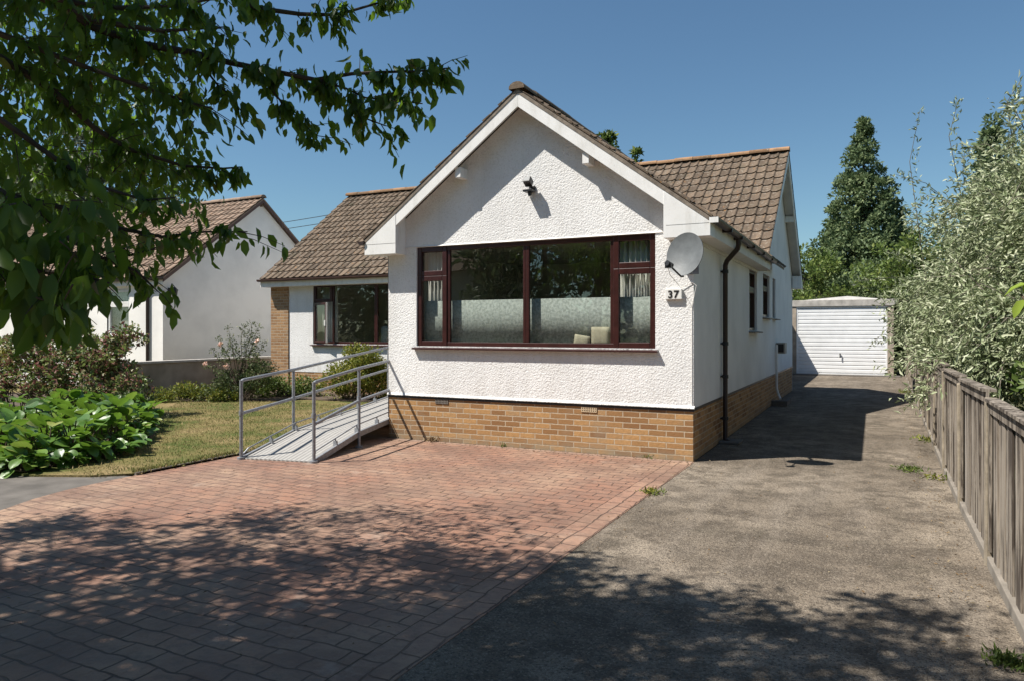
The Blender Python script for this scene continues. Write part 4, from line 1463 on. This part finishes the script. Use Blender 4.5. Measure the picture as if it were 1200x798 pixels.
# --- silver leaved tree over the fence
def silver():
    root = thing('silver_leaved_tree', 'silvery grey narrow leaved tree leaning over the boundary fence', 'tree', (4.3, 3.2, 0))
    m = MB()
    base = Vector((4.4, 3.4, 0))
    P, A, N, Rn = [], [], [], []
    # arching leafy shoots from a spreading framework
    heads = []
    lobes = [(4.5, 3.0, 3.1, 1.75), (4.2, 1.6, 2.5, 1.35), (4.6, 0.2, 2.6, 1.35), (3.7, 4.2, 2.3, 1.2), (4.3, 5.2, 2.8, 1.5), (5.0, 2.0, 3.9, 1.4), (3.5, 2.6, 1.75, .8), (3.35, 4.6, 1.6, .8),
             (3.55, 1.35, 1.75, .7), (3.9, .4, 1.75, .75), (3.45, 3.5, 2.4, .85), (3.3, 5.9, 2.2, .8), (5.2, 0.6, 3.3, 1.2), (3.45, 7.4, 1.6, .9), (4.35, .9, 3.55, .95), (4.7, -.4, 3.2, .95), (4.0, 1.9, 3.3, .8), (3.9, 3.4, 3.3, .8), (3.25, 2.2, 1.35, .55), (3.2, 4.0, 1.25, .6), (3.3, .9, 1.4, .5), (3.3, 5.6, 1.3, .6)]
    for (x, y, z, r) in lobes:
        limb(m, curve_pts(base + Vector((random.uniform(-.1, .1), random.uniform(-.1, .1), .2)), (x, y, z), 6, .1, .05), .06, .012, 6)
        ns = int(66 * r * r) + 16
        for _ in range(ns):
            d = Vector((random.gauss(0, 1), random.gauss(0, 1), random.gauss(.0, .75))).normalized()
            rr = r * random.uniform(.3, 1.0) * (.75 + .35 * math.sin(d.x * 5 + x * 3) * math.sin(d.z * 6 + y * 2))
            s0 = Vector((x, y, z)) + Vector((d.x * rr, d.y * rr, d.z * rr * .8))
            heads.append((s0, d, random.uniform(.35, .8)))
    # long wands against the sky and towards the garage
    wands = [((1085, 330), (1066, 190), (1078, 130), 12.3), ((1130, 250), (1112, 160), (1123, 118), 12.0), ((1140, 260), (1085, 215), (1050, 205), 12.0), ((1120, 330), (1050, 325), (1000, 330), 14.0),
             ((1100, 420), (1040, 385), (1020, 405), 14.0), ((1110, 460), (1075, 455), (1060, 468), 12.5), ((1190, 190), (1180, 120), (1196, 95), 9.5), ((1150, 300), (1080, 262), (1060, 262), 12.5),
             ((1160, 260), (1128, 205), (1131, 170), 11.5), ((1120, 350), (1060, 300), (1040, 296), 13.5), ((1100, 400), (1058, 352), (1030, 350), 13.5)]
    shoots = []
    for a_, b_, c_, dd in wands:
        shoots.append(([at(*a_, dd), at(*b_, dd - .2), at(*c_, dd - .3)], 90))
    for s0, d, ln in heads:
        p1 = s0 + d * ln * .55 + Vector((0, 0, .16 * ln))
        p2 = s0 + d * ln + Vector((0, 0, -(.12 + .45 * random.random()) * ln))
        shoots.append(([s0 - d * .15, p1, p2], int(50 + 62 * ln)))
    for pts, nl in shoots:
        if nl == 90 or random.random() < .35:
            limb(m, [pts[0].lerp(pts[1], .0), pts[0].lerp(pts[1], .5), pts[1], pts[2]], .009, .003, 5)
        t = rng.random(nl)
        a, b, c = (np.array(p) for p in pts)
        q = ((1 - t) ** 2)[:, None] * a + (2 * t * (1 - t))[:, None] * b + (t ** 2)[:, None] * c
        tang = unit((c - a)[None, :] + 0 * q)
        sp = .035 if nl == 90 else .065
        P.append(q + rng.normal(size=q.shape) * sp)
        A.append(unit(tang * .7 + rdir(nl) * .8))
        N.append(unit(rdir(nl) + np.array([0, 0, .5])))
        Rn.append(np.clip(rng.normal(.5, .28, nl), 0, 1))
    P, A, N, Rn = (np.concatenate(x) for x in (P, A, N, Rn))
    L_ = rng.uniform(.055, .115, len(P))
    leaf_mesh('crown', 'silver_leaf', P, A, N, L_, L_ * .30, T_NARROW, root, Rn)
    limb(m, [base + Vector((0, 0, -.1)), base + Vector((.02, 0, .5)), base + Vector((-.05, .1, 1.2)), base + Vector((0, 0, 2.2))], .13, .05, 10)
    m.build('trunk', 'bark_pale', root, smooth=True)
    # dark twiggy inside
silver()
tree('dark_shrub', 'dark green shrub filling the space behind the boundary fence under the silvery tree', (5.0, 1.2, 0), 2.0, 1.3, .1, 'box', 140, 70, .11, 'conifer_leaf', cat='shrub', clump_r=.4, nlimb=25)
tree('dark_shrub', 'dark green shrub behind the near end of the boundary fence', (4.2, -1.8, 0), 1.32, .9, .1, 'box', 80, 70, .09, 'hedge_leaf', cat='shrub', clump_r=.35, nlimb=25)

# --- overhanging foreground tree
def overhang():
    base = Vector((-4.7, -9.0, 0))
    root = thing('overhanging_tree', 'large dark leafy tree overhanging the top left and shading the paving', 'tree', base)
    m = MB()
    P, A, N, Rn, LL = [], [], [], [], []
    fork = base + Vector((.2, .1, 2.6))
    limb(m, [base + Vector((0, 0, -.2)), base + Vector((.04, .03, .9)), base + Vector((.1, 0, 1.8)), fork, fork + Vector((.2, .1, 1.2)), fork + Vector((.1, .2, 3.2))], .22, .07, 12)

    def twig(a, b, nl, spread=.05, r=.006, hang=.9, lsize=(.042, .088)):
        a, b = Vector(a), Vector(b)
        mid = (a + b) * .5 + Vector((0, 0, .05 * (b - a).length))
        limb(m, [a, mid, b], r, r * .45, 5)
        t = rng.random(nl)
        aa, mm, bb = (np.array(x) for x in (a, mid, b))
        q = ((1 - t) ** 2)[:, None] * aa + (2 * t * (1 - t))[:, None] * mm + (t ** 2)[:, None] * bb
        tg = unit((bb - aa)[None, :] + 0 * q)
        P.append(q + rng.normal(size=q.shape) * spread)
        A.append(unit(tg * .35 + rdir(nl) * .55 + np.array([0, 0, -hang])))
        N.append(unit(rdir(nl) + tg * .3))
        Rn.append(np.clip(rng.normal(.45, .25, nl), 0, 1))
        LL.append(rng.uniform(*lsize, nl))

    # branches in view: (polyline of u, v, depth), radius
    def D3(pts): return [at(*p) for p in pts]
    br = [
        [(-260, -200, 3.0), (50, -5, 3.3), (110, 25, 3.35), (190, 37, 3.4), (265, 32, 3.4)],
        [(-260, -160, 3.0), (60, 2, 3.5), (110, 32, 3.5), (165, 52, 3.5), (225, 62, 3.6), (270, 74, 3.6), (320, 84, 3.6), (370, 94, 3.5), (412, 87, 3.5), (450, 85, 3.45), (490, 84, 3.4), (528, 80, 3.4)],
        [(-240, 20, 2.8), (0, 68, 3.1), (60, 105, 3.2), (110, 150, 3.3), (150, 175, 3.4), (215, 195, 3.6), (262, 198, 3.7), (284, 196, 3.7)],
        [(-240, 120, 2.6), (0, 225, 2.9), (55, 255, 3.0), (80, 280, 3.0), (120, 303, 3.1), (160, 318, 3.1), (185, 342, 3.1)],
        [(-240, 100, 2.8), (-10, 225, 3.1), (60, 240, 3.3), (140, 268, 3.4), (190, 278, 3.5), (240, 272, 3.5), (290, 272, 3.5)],
        [(-240, 190, 2.1), (-20, 300, 2.3), (40, 318, 2.4), (90, 322, 2.4), (128, 332, 2.4)],
        [(-240, -260, 3.4), (160, -60, 3.6), (300, 10, 3.7), (352, 17, 3.7), (395, 18, 3.7), (440, 5, 3.7), (482, -6, 3.7)],
        [(370, 94, 3.5), (405, 104, 3.5), (428, 115, 3.5), (460, 118, 3.45), (495, 122, 3.4)],
        [(300, 84, 3.6), (330, 120, 3.6), (352, 142, 3.6), (372, 162, 3.6)],
        [(410, 120, 3.5), (430, 140, 3.5), (452, 148, 3.5)],
        [(-200, -60, 2.8), (0, 40, 3.0), (90, 75, 3.1), (160, 100, 3.2), (215, 118, 3.3), (250, 128, 3.3)],
        [(-200, 80, 2.6), (0, 140, 2.9), (70, 190, 3.0), (120, 220, 3.1), (170, 235, 3.2), (205, 232, 3.2)],
        [(-220, -120, 2.7), (20, -10, 2.9), (120, 10, 3.0), (200, 8, 3.0), (290, -8, 3.0)],
        [(120, 303, 3.1), (150, 300, 3.1), (180, 292, 3.15), (195, 283, 3.15)],
        [(225, 62, 3.6), (255, 100, 3.5), (270, 112, 3.5), (282, 130, 3.5)],
    ]
    rads = [.028, .024, .02, .018, .018, .016, .018, .006, .006, .005, .016, .015, .018, .006, .006]
    for i, (pl, r0) in enumerate(zip(br, rads)):
        pts = D3(pl)
        limb(m, pts, r0, .003, 7)
        for a_, b_ in zip(pts[:-1], pts[1:]):
            seg = (b_ - a_).length
            # leaves directly along the branch
            uu, vv, dd = proj(np.array([((a_ + b_) * .5)]))
            inner = uu[0] < 330 and vv[0] < 330
            n_t = int(seg / (.06 if inner else .042)) + 1
            if a_ is pts[0] and i not in (7, 8, 9, 13, 14): n_t = 0
            for k in range(n_t):
                s0 = a_.lerp(b_, random.random())
                dirv = Vector((random.gauss(0, 1), random.gauss(0, 1), random.gauss(-.45, .45))).normalized()
                ln = random.uniform(.06, .24) if inner else random.uniform(.04, .15)
                e = s0 + (b_ - a_).normalized() * ln * .5 + dirv * ln
                twig(s0, e, random.randint(7, 11) if inner else random.randint(8, 12), .020, .0025, .9)
    # inner fill toward the trunk side (upper left)
    for k in range(600):
        u, v = random.uniform(-60, 235), random.uniform(-40, 250)
        if random.random() < max(0, (u - 120) / 260): continue
        d = random.uniform(3.3, 6.0)
        a_ = at(u, v, d)
        twig(a_, a_ + Vector((random.uniform(-.12, .2), random.uniform(-.12, .12), random.uniform(-.1, .06))), random.randint(7, 12), .05, .003, .9, (.045, .085))
    for k in range(52):   # low hanging spray at the far left
        u, v = random.uniform(-80, 105), random.uniform(225, 352)
        if v > 352 - max(0, u - 70) * .9: continue
        a_ = at(u, v, random.uniform(2.1, 2.8))
        twig(a_, a_ + Vector((random.uniform(-.1, .12), random.uniform(-.1, .1), random.uniform(-.1, .02))), random.randint(6, 9), .035, .003, 1.0, (.07, .12))
    # main canopy beyond the sight lines: clumps round limbs of the crown
    cl = []
    tries = 0
    while len(cl) < 330 and tries < 30000:
        tries += 1
        d = Vector((random.gauss(0, 1), random.gauss(0, 1), random.gauss(0, 1))).normalized() * random.random() ** .4
        c_ = Vector((-3.5 + 4.3 * d.x, -8.5 + 2.5 * d.y, 4.9 + 1.9 * d.z))
        gx, gy = c_.x + .51 * c_.z, c_.y + .445 * c_.z
        lim = -4.3 + .32 * math.sin(gx * 1.9 + 1) + .22 * math.sin(gx * 4.3)
        if gx < -2.6: lim -= (-2.6 - gx) * .38
        if gx > .8: lim -= (gx - .8) * .10
        if gy > lim or gx > 2.7: continue
        if math.sin(gx * 3.1 + gy * 2.2) * math.sin(gx * 2.3 - gy * 3.7 + 1) > .5: continue
        pp = np.array([c_])
        u, v, dep = proj(pp)
        rr = .4 * F / max(dep[0], .3)
        if dep[0] > .1 and -rr < u[0] < 1200 + rr and v[0] > -rr - 25: continue
        cl.append(c_)
    n0 = len(cl)
    while len(cl) < n0 + 95 and tries < 60000:
        tries += 1
        z = random.uniform(4.0, 6.6)
        gx, gy = random.uniform(-.6, 2.75), random.uniform(-6.6, -4.1)
        lim = -4.35 + .3 * math.sin(gx * 3.1 + .6) + .16 * math.sin(gx * 6.3)
        if gx > 1.4: lim -= (gx - 1.4) * .35
        if gy > lim or math.sin(gx * 5.1 + gy * 3.2) * math.sin(gx * 3.3 - gy * 5.7 + 1) > .25: continue
        c_ = Vector((gx - .51 * z, gy - .445 * z, z))
        u, v, dep = proj(np.array([c_]))
        rr = .4 * F / max(dep[0], .3)
        if dep[0] > .1 and -rr < u[0] < 1200 + rr and v[0] > -rr - 25: continue
        cl.append(c_)
    for c_ in cl:
        f = random.uniform(.2, .9)
        s_ = fork + Vector((.15, .15, 3.0 * f))
        if random.random() < .22:
            limb(m, curve_pts(s_, c_, 5, .12, .05), .05 * (1 - f) + .014, .007, 5)
        for q in range(7):
            d = Vector((random.gauss(0, 1), random.gauss(0, 1), random.gauss(0, .7))).normalized()
            a_ = c_ + d * random.uniform(.02, .2)
            twig(a_, a_ + d * random.uniform(.15, .3), 12, .05, .003, .5, (.07, .13))
    P, A, N, Rn, LL = (np.concatenate(x) for x in (P, A, N, Rn, LL))
    leaf_mesh('crown', 'overhang_leaf', P, A, N, LL, LL * rng.uniform(.42, .58, len(LL)), T_LEAF, root, Rn)
    m.build('trunk', 'bark', root, smooth=True)
overhang()

# --- broad leaved clump in the bed
def paddle_clump():
    root = thing('broad_leaved_plant', 'low mass of large glossy round green leaves at the edge of the lawn', 'plant', (-7.4, -3.0, 0))
    nu, nvv = 6, 4
    tv, tf = [], []
    for i in range(nu + 1):
        t = i / nu
        w_ = math.sin(math.pi * min(1, t * .93 + .05)) ** .6
        for j in range(-2, 3):
            s = j / 2
            tv.append((t, s * .5 * w_, -.18 * t * t + .10 * abs(s) * w_ + .02 * math.sin(t * 11 + j * 2)))
    for i in range(nu):
        for j in range(4):
            a = i * 5 + j
            tf.append((a, a + 1, a + 6, a + 5))
    P, A, N, L_, Rn = [], [], [], [], []
    st = MB()
    tries = 0
    cnt = 0
    while cnt < 1700 and tries < 18000:
        tries += 1
        x, y = random.uniform(-11.2, -6.4), random.uniform(-4.4, -.4)
        if y > -2.86 + (-6.5 - x) * .92: continue
        if x > -6.5: continue
        if y < -4.12 + (-6.4 - x) * -.10: continue
        edge = min(1, (y + 4.25) / .5, (-6.5 - x) / .5, (-2.86 + (-6.5 - x) * .92 - y) / .6 + .25)
        hgt = (.12 + .36 * max(.0, edge)) * random.choice((random.uniform(.1, .5), random.uniform(.6, 1.1), random.uniform(.6, 1.1))) * (.8 + .34 * math.sin(x * 2.7 + .5) * math.sin(y * 3.1 + x))
        a = random.uniform(0, 6.28)
        out = Vector((math.cos(a), math.sin(a), 0)) * .8 + Vector((.45, -.75, 0)) * random.uniform(.3, 1.1)
        out.normalize()
        base = Vector((x - out.x * .09, y - out.y * .09, .04)); tip = Vector((x, y, .04 + hgt))
        st.tube([base, base.lerp(tip, .6) + Vector((0, 0, .04)), tip], .008, 5)
        P.append(tip); pit = random.uniform(-.5, 1.5)
        A.append(Vector((out.x, out.y, pit))); N.append(Vector((-out.x * pit, -out.y * pit, 1)) + Vector((random.gauss(0, .45), random.gauss(0, .45), 0)))
        L_.append(random.choice((random.uniform(.09, .16), random.uniform(.14, .25), random.uniform(.16, .27)))); Rn.append(min(1, max(0, random.gauss(.5, .28))))
        cnt += 1
    for k in range(420):      # low outer leaves lying over the edge of the bed
        t = random.random()
        if t < .55:
            x = -6.5 - random.random() * 3.2; y = -4.2 + (-6.4 - x) * -.10 + random.uniform(-.02, .2); out = Vector((random.gauss(.2, .5), -1, 0))
        else:
            q = random.random() * 1.9; x = -6.5 - q + random.uniform(-.12, .05); y = -2.86 + q * .92 + random.uniform(-.15, .08); out = Vector((1, random.gauss(.3, .5), 0))
            if random.random() < .35: x, y = -6.5 + random.uniform(-.1, .06), random.uniform(-4.15, -2.8)
        out.normalize()
        tip = Vector((x, y, random.uniform(.06, .24)))
        st.tube([Vector((x - out.x * .12, y - out.y * .12, .03)), tip], .006, 5)
        pit = random.uniform(-.6, .5)
        P.append(tip); A.append(Vector((out.x, out.y, pit))); N.append(Vector((-out.x * pit, -out.y * pit, 1)) + Vector((random.gauss(0, .4), random.gauss(0, .4), 0)))
        L_.append(random.uniform(.09, .2)); Rn.append(min(1, max(0, random.gauss(.5, .3))))
    P, A, N = (np.array([tuple(v) for v in q]) for q in (P, A, N))
    L_ = np.array(L_)
    leaf_mesh('foliage', 'broad_leaf', P, A, N, L_, L_ * .78, (np.array(tv), tf), root, np.array(Rn), smooth=True)
    st.build('stems', 'twig', root)
paddle_clump()

def shrub(name, label, base, blobs, per, leaf, mat, cat='shrub', aspect=.55, stems=14, tmpl=T_DIAMOND, group=None, spread=1.0, rn=(.5, .28)):
    base = Vector(base)
    root = thing(name, label, cat, base, group)
    cs, rs = [], []
    m = MB()
    for (x, y, z, r, n_) in blobs:
        for _ in range(n_):
            d = Vector((random.gauss(0, 1), random.gauss(0, 1), random.gauss(0, 1))).normalized() * random.random() ** .4 * r
            c_ = Vector((x, y, z)) + Vector((d.x, d.y, d.z * .9))
            if c_.z < .08: c_.z = .08 + random.random() * .1
            cs.append(tuple(c_)); rs.append(.17 * random.uniform(.6, 1.3) * spread)
    for c_ in random.sample(cs, min(stems * 3, len(cs))):
        limb(m, curve_pts(base + Vector((random.uniform(-.3, .3), random.uniform(-.2, .2), 0)), c_, 5, .03, .05), .012, .003, 5)
    P, A, N = bush_leaves(cs, rs, per)
    k = P[:, 2] > .03
    P, A, N = P[k], A[k], N[k]
    lf = leaf * rng.uniform(.55, 1.3, len(P))
    leaf_mesh('foliage', mat, P, A, N, lf, lf * aspect, tmpl, root, np.clip(rng.normal(rn[0], rn[1], len(P)), 0, 1))
    m.build('stems', 'twig', root)
    return root

def gz(u, d, z): p = at(u, HOR, d); return (p.x, p.y, z)
b = [(*gz(20, 14, .8), .75, 42), (*gz(70, 13.6, .75), .65, 40), (*gz(115, 13.4, .75), .62, 40), (*gz(100, 13.9, 1.15), .5, 22), (*gz(140, 13.6, 1.1), .5, 20), (*gz(45, 14, 1.2), .5, 18), (*gz(148, 13.2, .5), .45, 20), (*gz(150, 13.6, 1.45), .22, 6), (*gz(-30, 14, .9), .8, 30)]
shrub('purple_leaved_shrub', 'dark purple and green mottled shrub behind the broad leaved plants', gz(90, 13.6, 0), b, 62, .085, 'purple_leaf', stems=20, spread=.95)
b = [(*gz(150, 12.2, .28), .35, 24), (*gz(165, 12.3, .18), .3, 16), (*gz(120, 12.2, .3), .35, 16)]
shrub('feathery_shrub', 'grey green feathery low plant in front of the mottled shrub', gz(150, 12.2, 0), b, 60, .06, 'rose_leaf', cat='plant', aspect=.3)
b = [(*gz(2, 14.2, 1.15), .3, 14), (*gz(-8, 14, .8), .5, 14)]
shrub('yellow_flowering_shrub', 'bright yellow flowering plant at the left edge', gz(0, 14, 0), b, 60, .06, 'golden_leaf', cat='plant', rn=(.9, .15))
b = [(*gz(275, 16.6, .4), .40, 26), (*gz(300, 16.6, .65), .36, 30), (*gz(255, 16.5, .25), .3, 14)]
rb = shrub('rose_bush', 'straggly rose bush with pale pink blooms beside the low wall', gz(280, 16.6, 0), b, 55, .06, 'rose_leaf', stems=8)
cs, m = [], MB()
for i, (u, v) in enumerate([(258, 398), (268, 385), (272, 402), (285, 384), (292, 392), (300, 398), (303, 384), (262, 412), (250, 412), (243, 428), (295, 380), (310, 402), (280, 410), (300, 412), (290, 415)]):
    tip = at(u, v, 16.5 + random.uniform(-.2, .2))
    limb(m, curve_pts(Vector(gz(280, 16.6, .3)), tip, 6, .04, .04), .012, .004, 5)
    for t in (.72, .86, 1.0):
        cs.append(tuple(Vector(gz(280, 16.6, .3)).lerp(tip, t)))
P, A, N = bush_leaves(cs, [.10] * len(cs), 26)
lf = .06 * rng.uniform(.6, 1.2, len(P))
leaf_mesh('foliage', 'rose_leaf', P, A, N, lf, lf * .55, T_DIAMOND, rb, np.clip(rng.normal(.65, .25, len(P)), 0, 1))
m.build('canes', 'twig', rb)
for (u, v) in ((265.5, 429), (301, 400), (258, 404), (241, 427)):
    c_ = at(u, v, 16.2)
    P = np.repeat(np.array([tuple(c_)]), 26, axis=0) + rng.normal(size=(26, 3)) * .018
    leaf_mesh('flower', 'petal', P, rdir(26) + np.array([.1, -.3, .4]), rdir(26), .05, .045, T_LEAF, rb)
b = [(*gz(190, 16.2, .12), .28, 14), (*gz(215, 16.6, .13), .3, 16), (*gz(240, 16.6, .14), .3, 16), (*gz(262, 16.4, .14), .3, 16)]
shrub('ground_cover', 'low yellow green plants along the foot of the cement wall', gz(225, 16.5, 0), b, 60, .06, 'golden_leaf', cat='plant', stems=6)
b = [(*gz(320, 17.3, .28), .35, 20), (*gz(345, 17.6, .22), .3, 16), (*gz(365, 17.6, .2), .3, 14), (*gz(300, 17.2, .2), .35, 14)]
shrub('border_plant', 'leafy green border plants at the foot of the brick pier', gz(330, 17.4, 0), b, 60, .07, 'hedge_leaf', cat='plant', stems=6)
b = [(*gz(408, 16.7, .6), .5, 44), (*gz(436, 16.7, .7), .5, 44), (*gz(424, 16.7, 1.0), .4, 30), (*gz(440, 16.9, .35), .45, 20), (*gz(455, 17, .6), .45, 16), (*gz(395, 16.7, .3), .4, 16)]
shrub('window_shrub', 'rounded yellow green shrub below the recessed window behind the ramp', gz(422, 16.8, 0), b, 80, .06, 'golden_leaf', rn=(.6, .3))

# small weeds
def weed(label, p, r, n_, mat, leaf=.05, up=.5):
    P = np.repeat(np.array([p]), n_, axis=0) + rng.normal(size=(n_, 3)) * np.array([r * .4, r * .4, .012])
    P[:, 2] = np.maximum(P[:, 2], .008)
    A = unit(rng.normal(size=(n_, 3)) * .6 + np.array([0, 0, up]))
    o = leaf_mesh('weed', mat, P, A, rdir(n_), rng.uniform(.4, 1.3, n_) * leaf, leaf * .26, T_LEAF)
    return tag(o, label, 'weed')
weed('yellowing weed growing at the joint of paving and drive', (0.02, -1.95, .02), .13, 110, 'golden_leaf', .05, .8)
weed('green weed creeping on the drive away from the fence', (2.33, .55, .015), .2, 140, 'hedge_leaf', .055, .2)
weed('yellow green weed at the foot of the boundary fence', (2.58, .1, .02), .2, 60, 'golden_leaf', .06, .5)
weed('dark leafy weed at the bottom right corner by the near fence panel', tuple(at(1183, 792, 3.5)), .12, 220, 'hedge_leaf', .045, .7)
weed('small weed at the foot of the brick plinth near the corner', (-.55, -.03, .02), .1, 40, 'hedge_leaf', .035, .8)
weed('reddish dry weed at the foot of the plinth near the ramp', (-3.75, -.06, .02), .14, 70, 'dry_leaf', .06, .6)
weed('tiny green weed at the foot of the plinth under the window', (-2.6, -.03, .02), .1, 30, 'hedge_leaf', .04, .8)
weed('weed tuft at the fence foot under the silvery tree', (2.68, 3.2, .02), .25, 80, 'golden_leaf', .07, .5)
weed('weed tuft at the end of the fence beside the garage', (2.72, 12.5, .02), .2, 120, 'golden_leaf', .07, .6)

# leafy sprig at the right edge, growing behind the near fence
sp = thing('sprig', 'lime green leafy shoot at the right edge above the fence', 'shrub', (3.2, -6.6, 0))
m = MB()
tip = at(1196, 345, 2.6)
limb(m, curve_pts((3.3, -6.6, 0), tip, 6, .05, .02), .012, .004, 6)
limb(m, curve_pts((3.3, -6.6, 0), tip + Vector((.25, -.05, .3)), 6, .05, .02), .012, .004, 6)
m.build('stems', 'twig', sp)
P, A = [], []
for k in range(6):
    P.append(tuple(tip + Vector((random.uniform(-.0, .05), random.uniform(-.02, .03), random.uniform(-.02, .05))))); A.append((random.uniform(-.5, .6), random.uniform(-.4, .4), random.uniform(-.9, -.1)))
for k in range(60):
    q = tip + Vector((random.uniform(.12, .6), random.uniform(-.3, .3), random.uniform(-.6, .35)))
    P.append(tuple(q)); A.append((random.gauss(0, 1), random.gauss(0, 1), random.gauss(-.3, .6)))
leaf_mesh('foliage', 'lime_leaf', np.array(P), np.array(A), rdir(len(P)) + np.array([0, -.5, .6]), rng.uniform(.06, .09, len(P)), .04, T_LEAF, sp)

# ------------------------------------------------------------------ across the road (seen in the panes)
op = thing('opposite_house', 'cream house across the road, mirrored in the front window', 'house', (-19, -31, 0))
m = MB()
m.box(-27, -20.2, -38, -30, 0, 5.3)
m.build('wall', 'cream_render', op)
m = MB()
m.prism([(-27.4, -29.6, 5.2), (-27.4, -38.4, 5.2), (-27.4, -34, 8.3)], (7.6, 0, 0))
m.build('roof', 'roof_tile_far', op)
for x0, z0 in ((-25.6, 1.1), (-22.6, 1.1)):
    m = MB(); m.box(x0, x0 + 1.8, -29.99, -29.95, z0, z0 + 1.3); wn = m.build('window', 'black_plastic', op)
    m = MB(); frame_rect(m, (x0 - .05, -29.94, z0 - .05), (-1, 0, 0), (0, 1, 0), -1.9, 1.4, .06, .05); m.build('frame', 'white_paint', wn)
for i, (x, y, hgt, r) in enumerate(((-14.5, -28, 12, 4.6), (-7, -29, 13, 4.8), (1, -27, 11, 4), (-33, -27, 12, 5), (9, -28, 11, 4.5), (-41, -25, 12, 5))):
    tree('roadside_tree', ['broad green tree across the road next to the cream house', 'tall green tree across the road opposite the window', 'green tree across the road opposite the drive', 'green tree across the road left of the cream house', 'green tree across the road right of the drive', 'green tree across the road farthest left of the cream house'][i],
         (x, y, 0), hgt, r, .6, 'round', 190, 45, .45, 'hedge_leaf' if i % 2 else 'conifer_leaf', group='trees across the road', clump_r=.95, nlimb=15)

# ------------------------------------------------------------------ camera, light, world
cam = bpy.data.cameras.new('camera')
cam.sensor_width = 36
cam.lens = F / 1200 * 36
cam.shift_y = -(399 - HOR) / 1200
cam.clip_start = .05
cam.clip_end = 2000
co = bpy.data.objects.new('camera', cam)
COL.objects.link(co)
co.location = (CX, CY, H)
co.rotation_euler = (R(90), 0, YAW)
scene.camera = co

dx, dy = .51, .445
hz = math.hypot(dx, dy)
elev = math.atan2(1, hz)
sun = bpy.data.lights.new('sun', 'SUN')
sun.energy = 5.0
sun.angle = R(.53)
sun.color = (1, .95, .875)
so = bpy.data.objects.new('sun', sun)
COL.objects.link(so)
so.location = (-20, -20, 30)
so.rotation_euler = Vector((dx, dy, -1)).to_track_quat('-Z', 'Y').to_euler()

wd_ = bpy.data.worlds.new('World')
scene.world = wd_
wd_.use_nodes = True
nt = wd_.node_tree
bg = nt.nodes['Background']
sky = nt.nodes.new('ShaderNodeTexSky')
sky.sky_type = 'NISHITA'
sky.sun_disc = False
sky.sun_elevation = elev
sky.sun_rotation = math.atan2(-dx, -dy)
sky.altitude = 0
sky.air_density = 1.15
sky.dust_density = .15
sky.ozone_density = 4.2
air = nt.nodes.new('ShaderNodeMix')
air.data_type = 'RGBA'
air.blend_type = 'MULTIPLY'
air.inputs[0].default_value = 1
air.inputs[7].default_value = (.86, 1.01, 1.02, 1)
nt.links.new(sky.outputs[0], air.inputs[6])
nt.links.new(air.outputs[2], bg.inputs[0])
bg.inputs[1].default_value = .064

scene.view_settings.view_transform = 'Standard'
scene.view_settings.look = 'None'
scene.view_settings.exposure = .63
scene.view_settings.gamma = 1
scene.render.engine = 'CYCLES'
scene.cycles.max_bounces = 8
scene.cycles.transparent_max_bounces = 16
scene.cycles.use_denoising = True
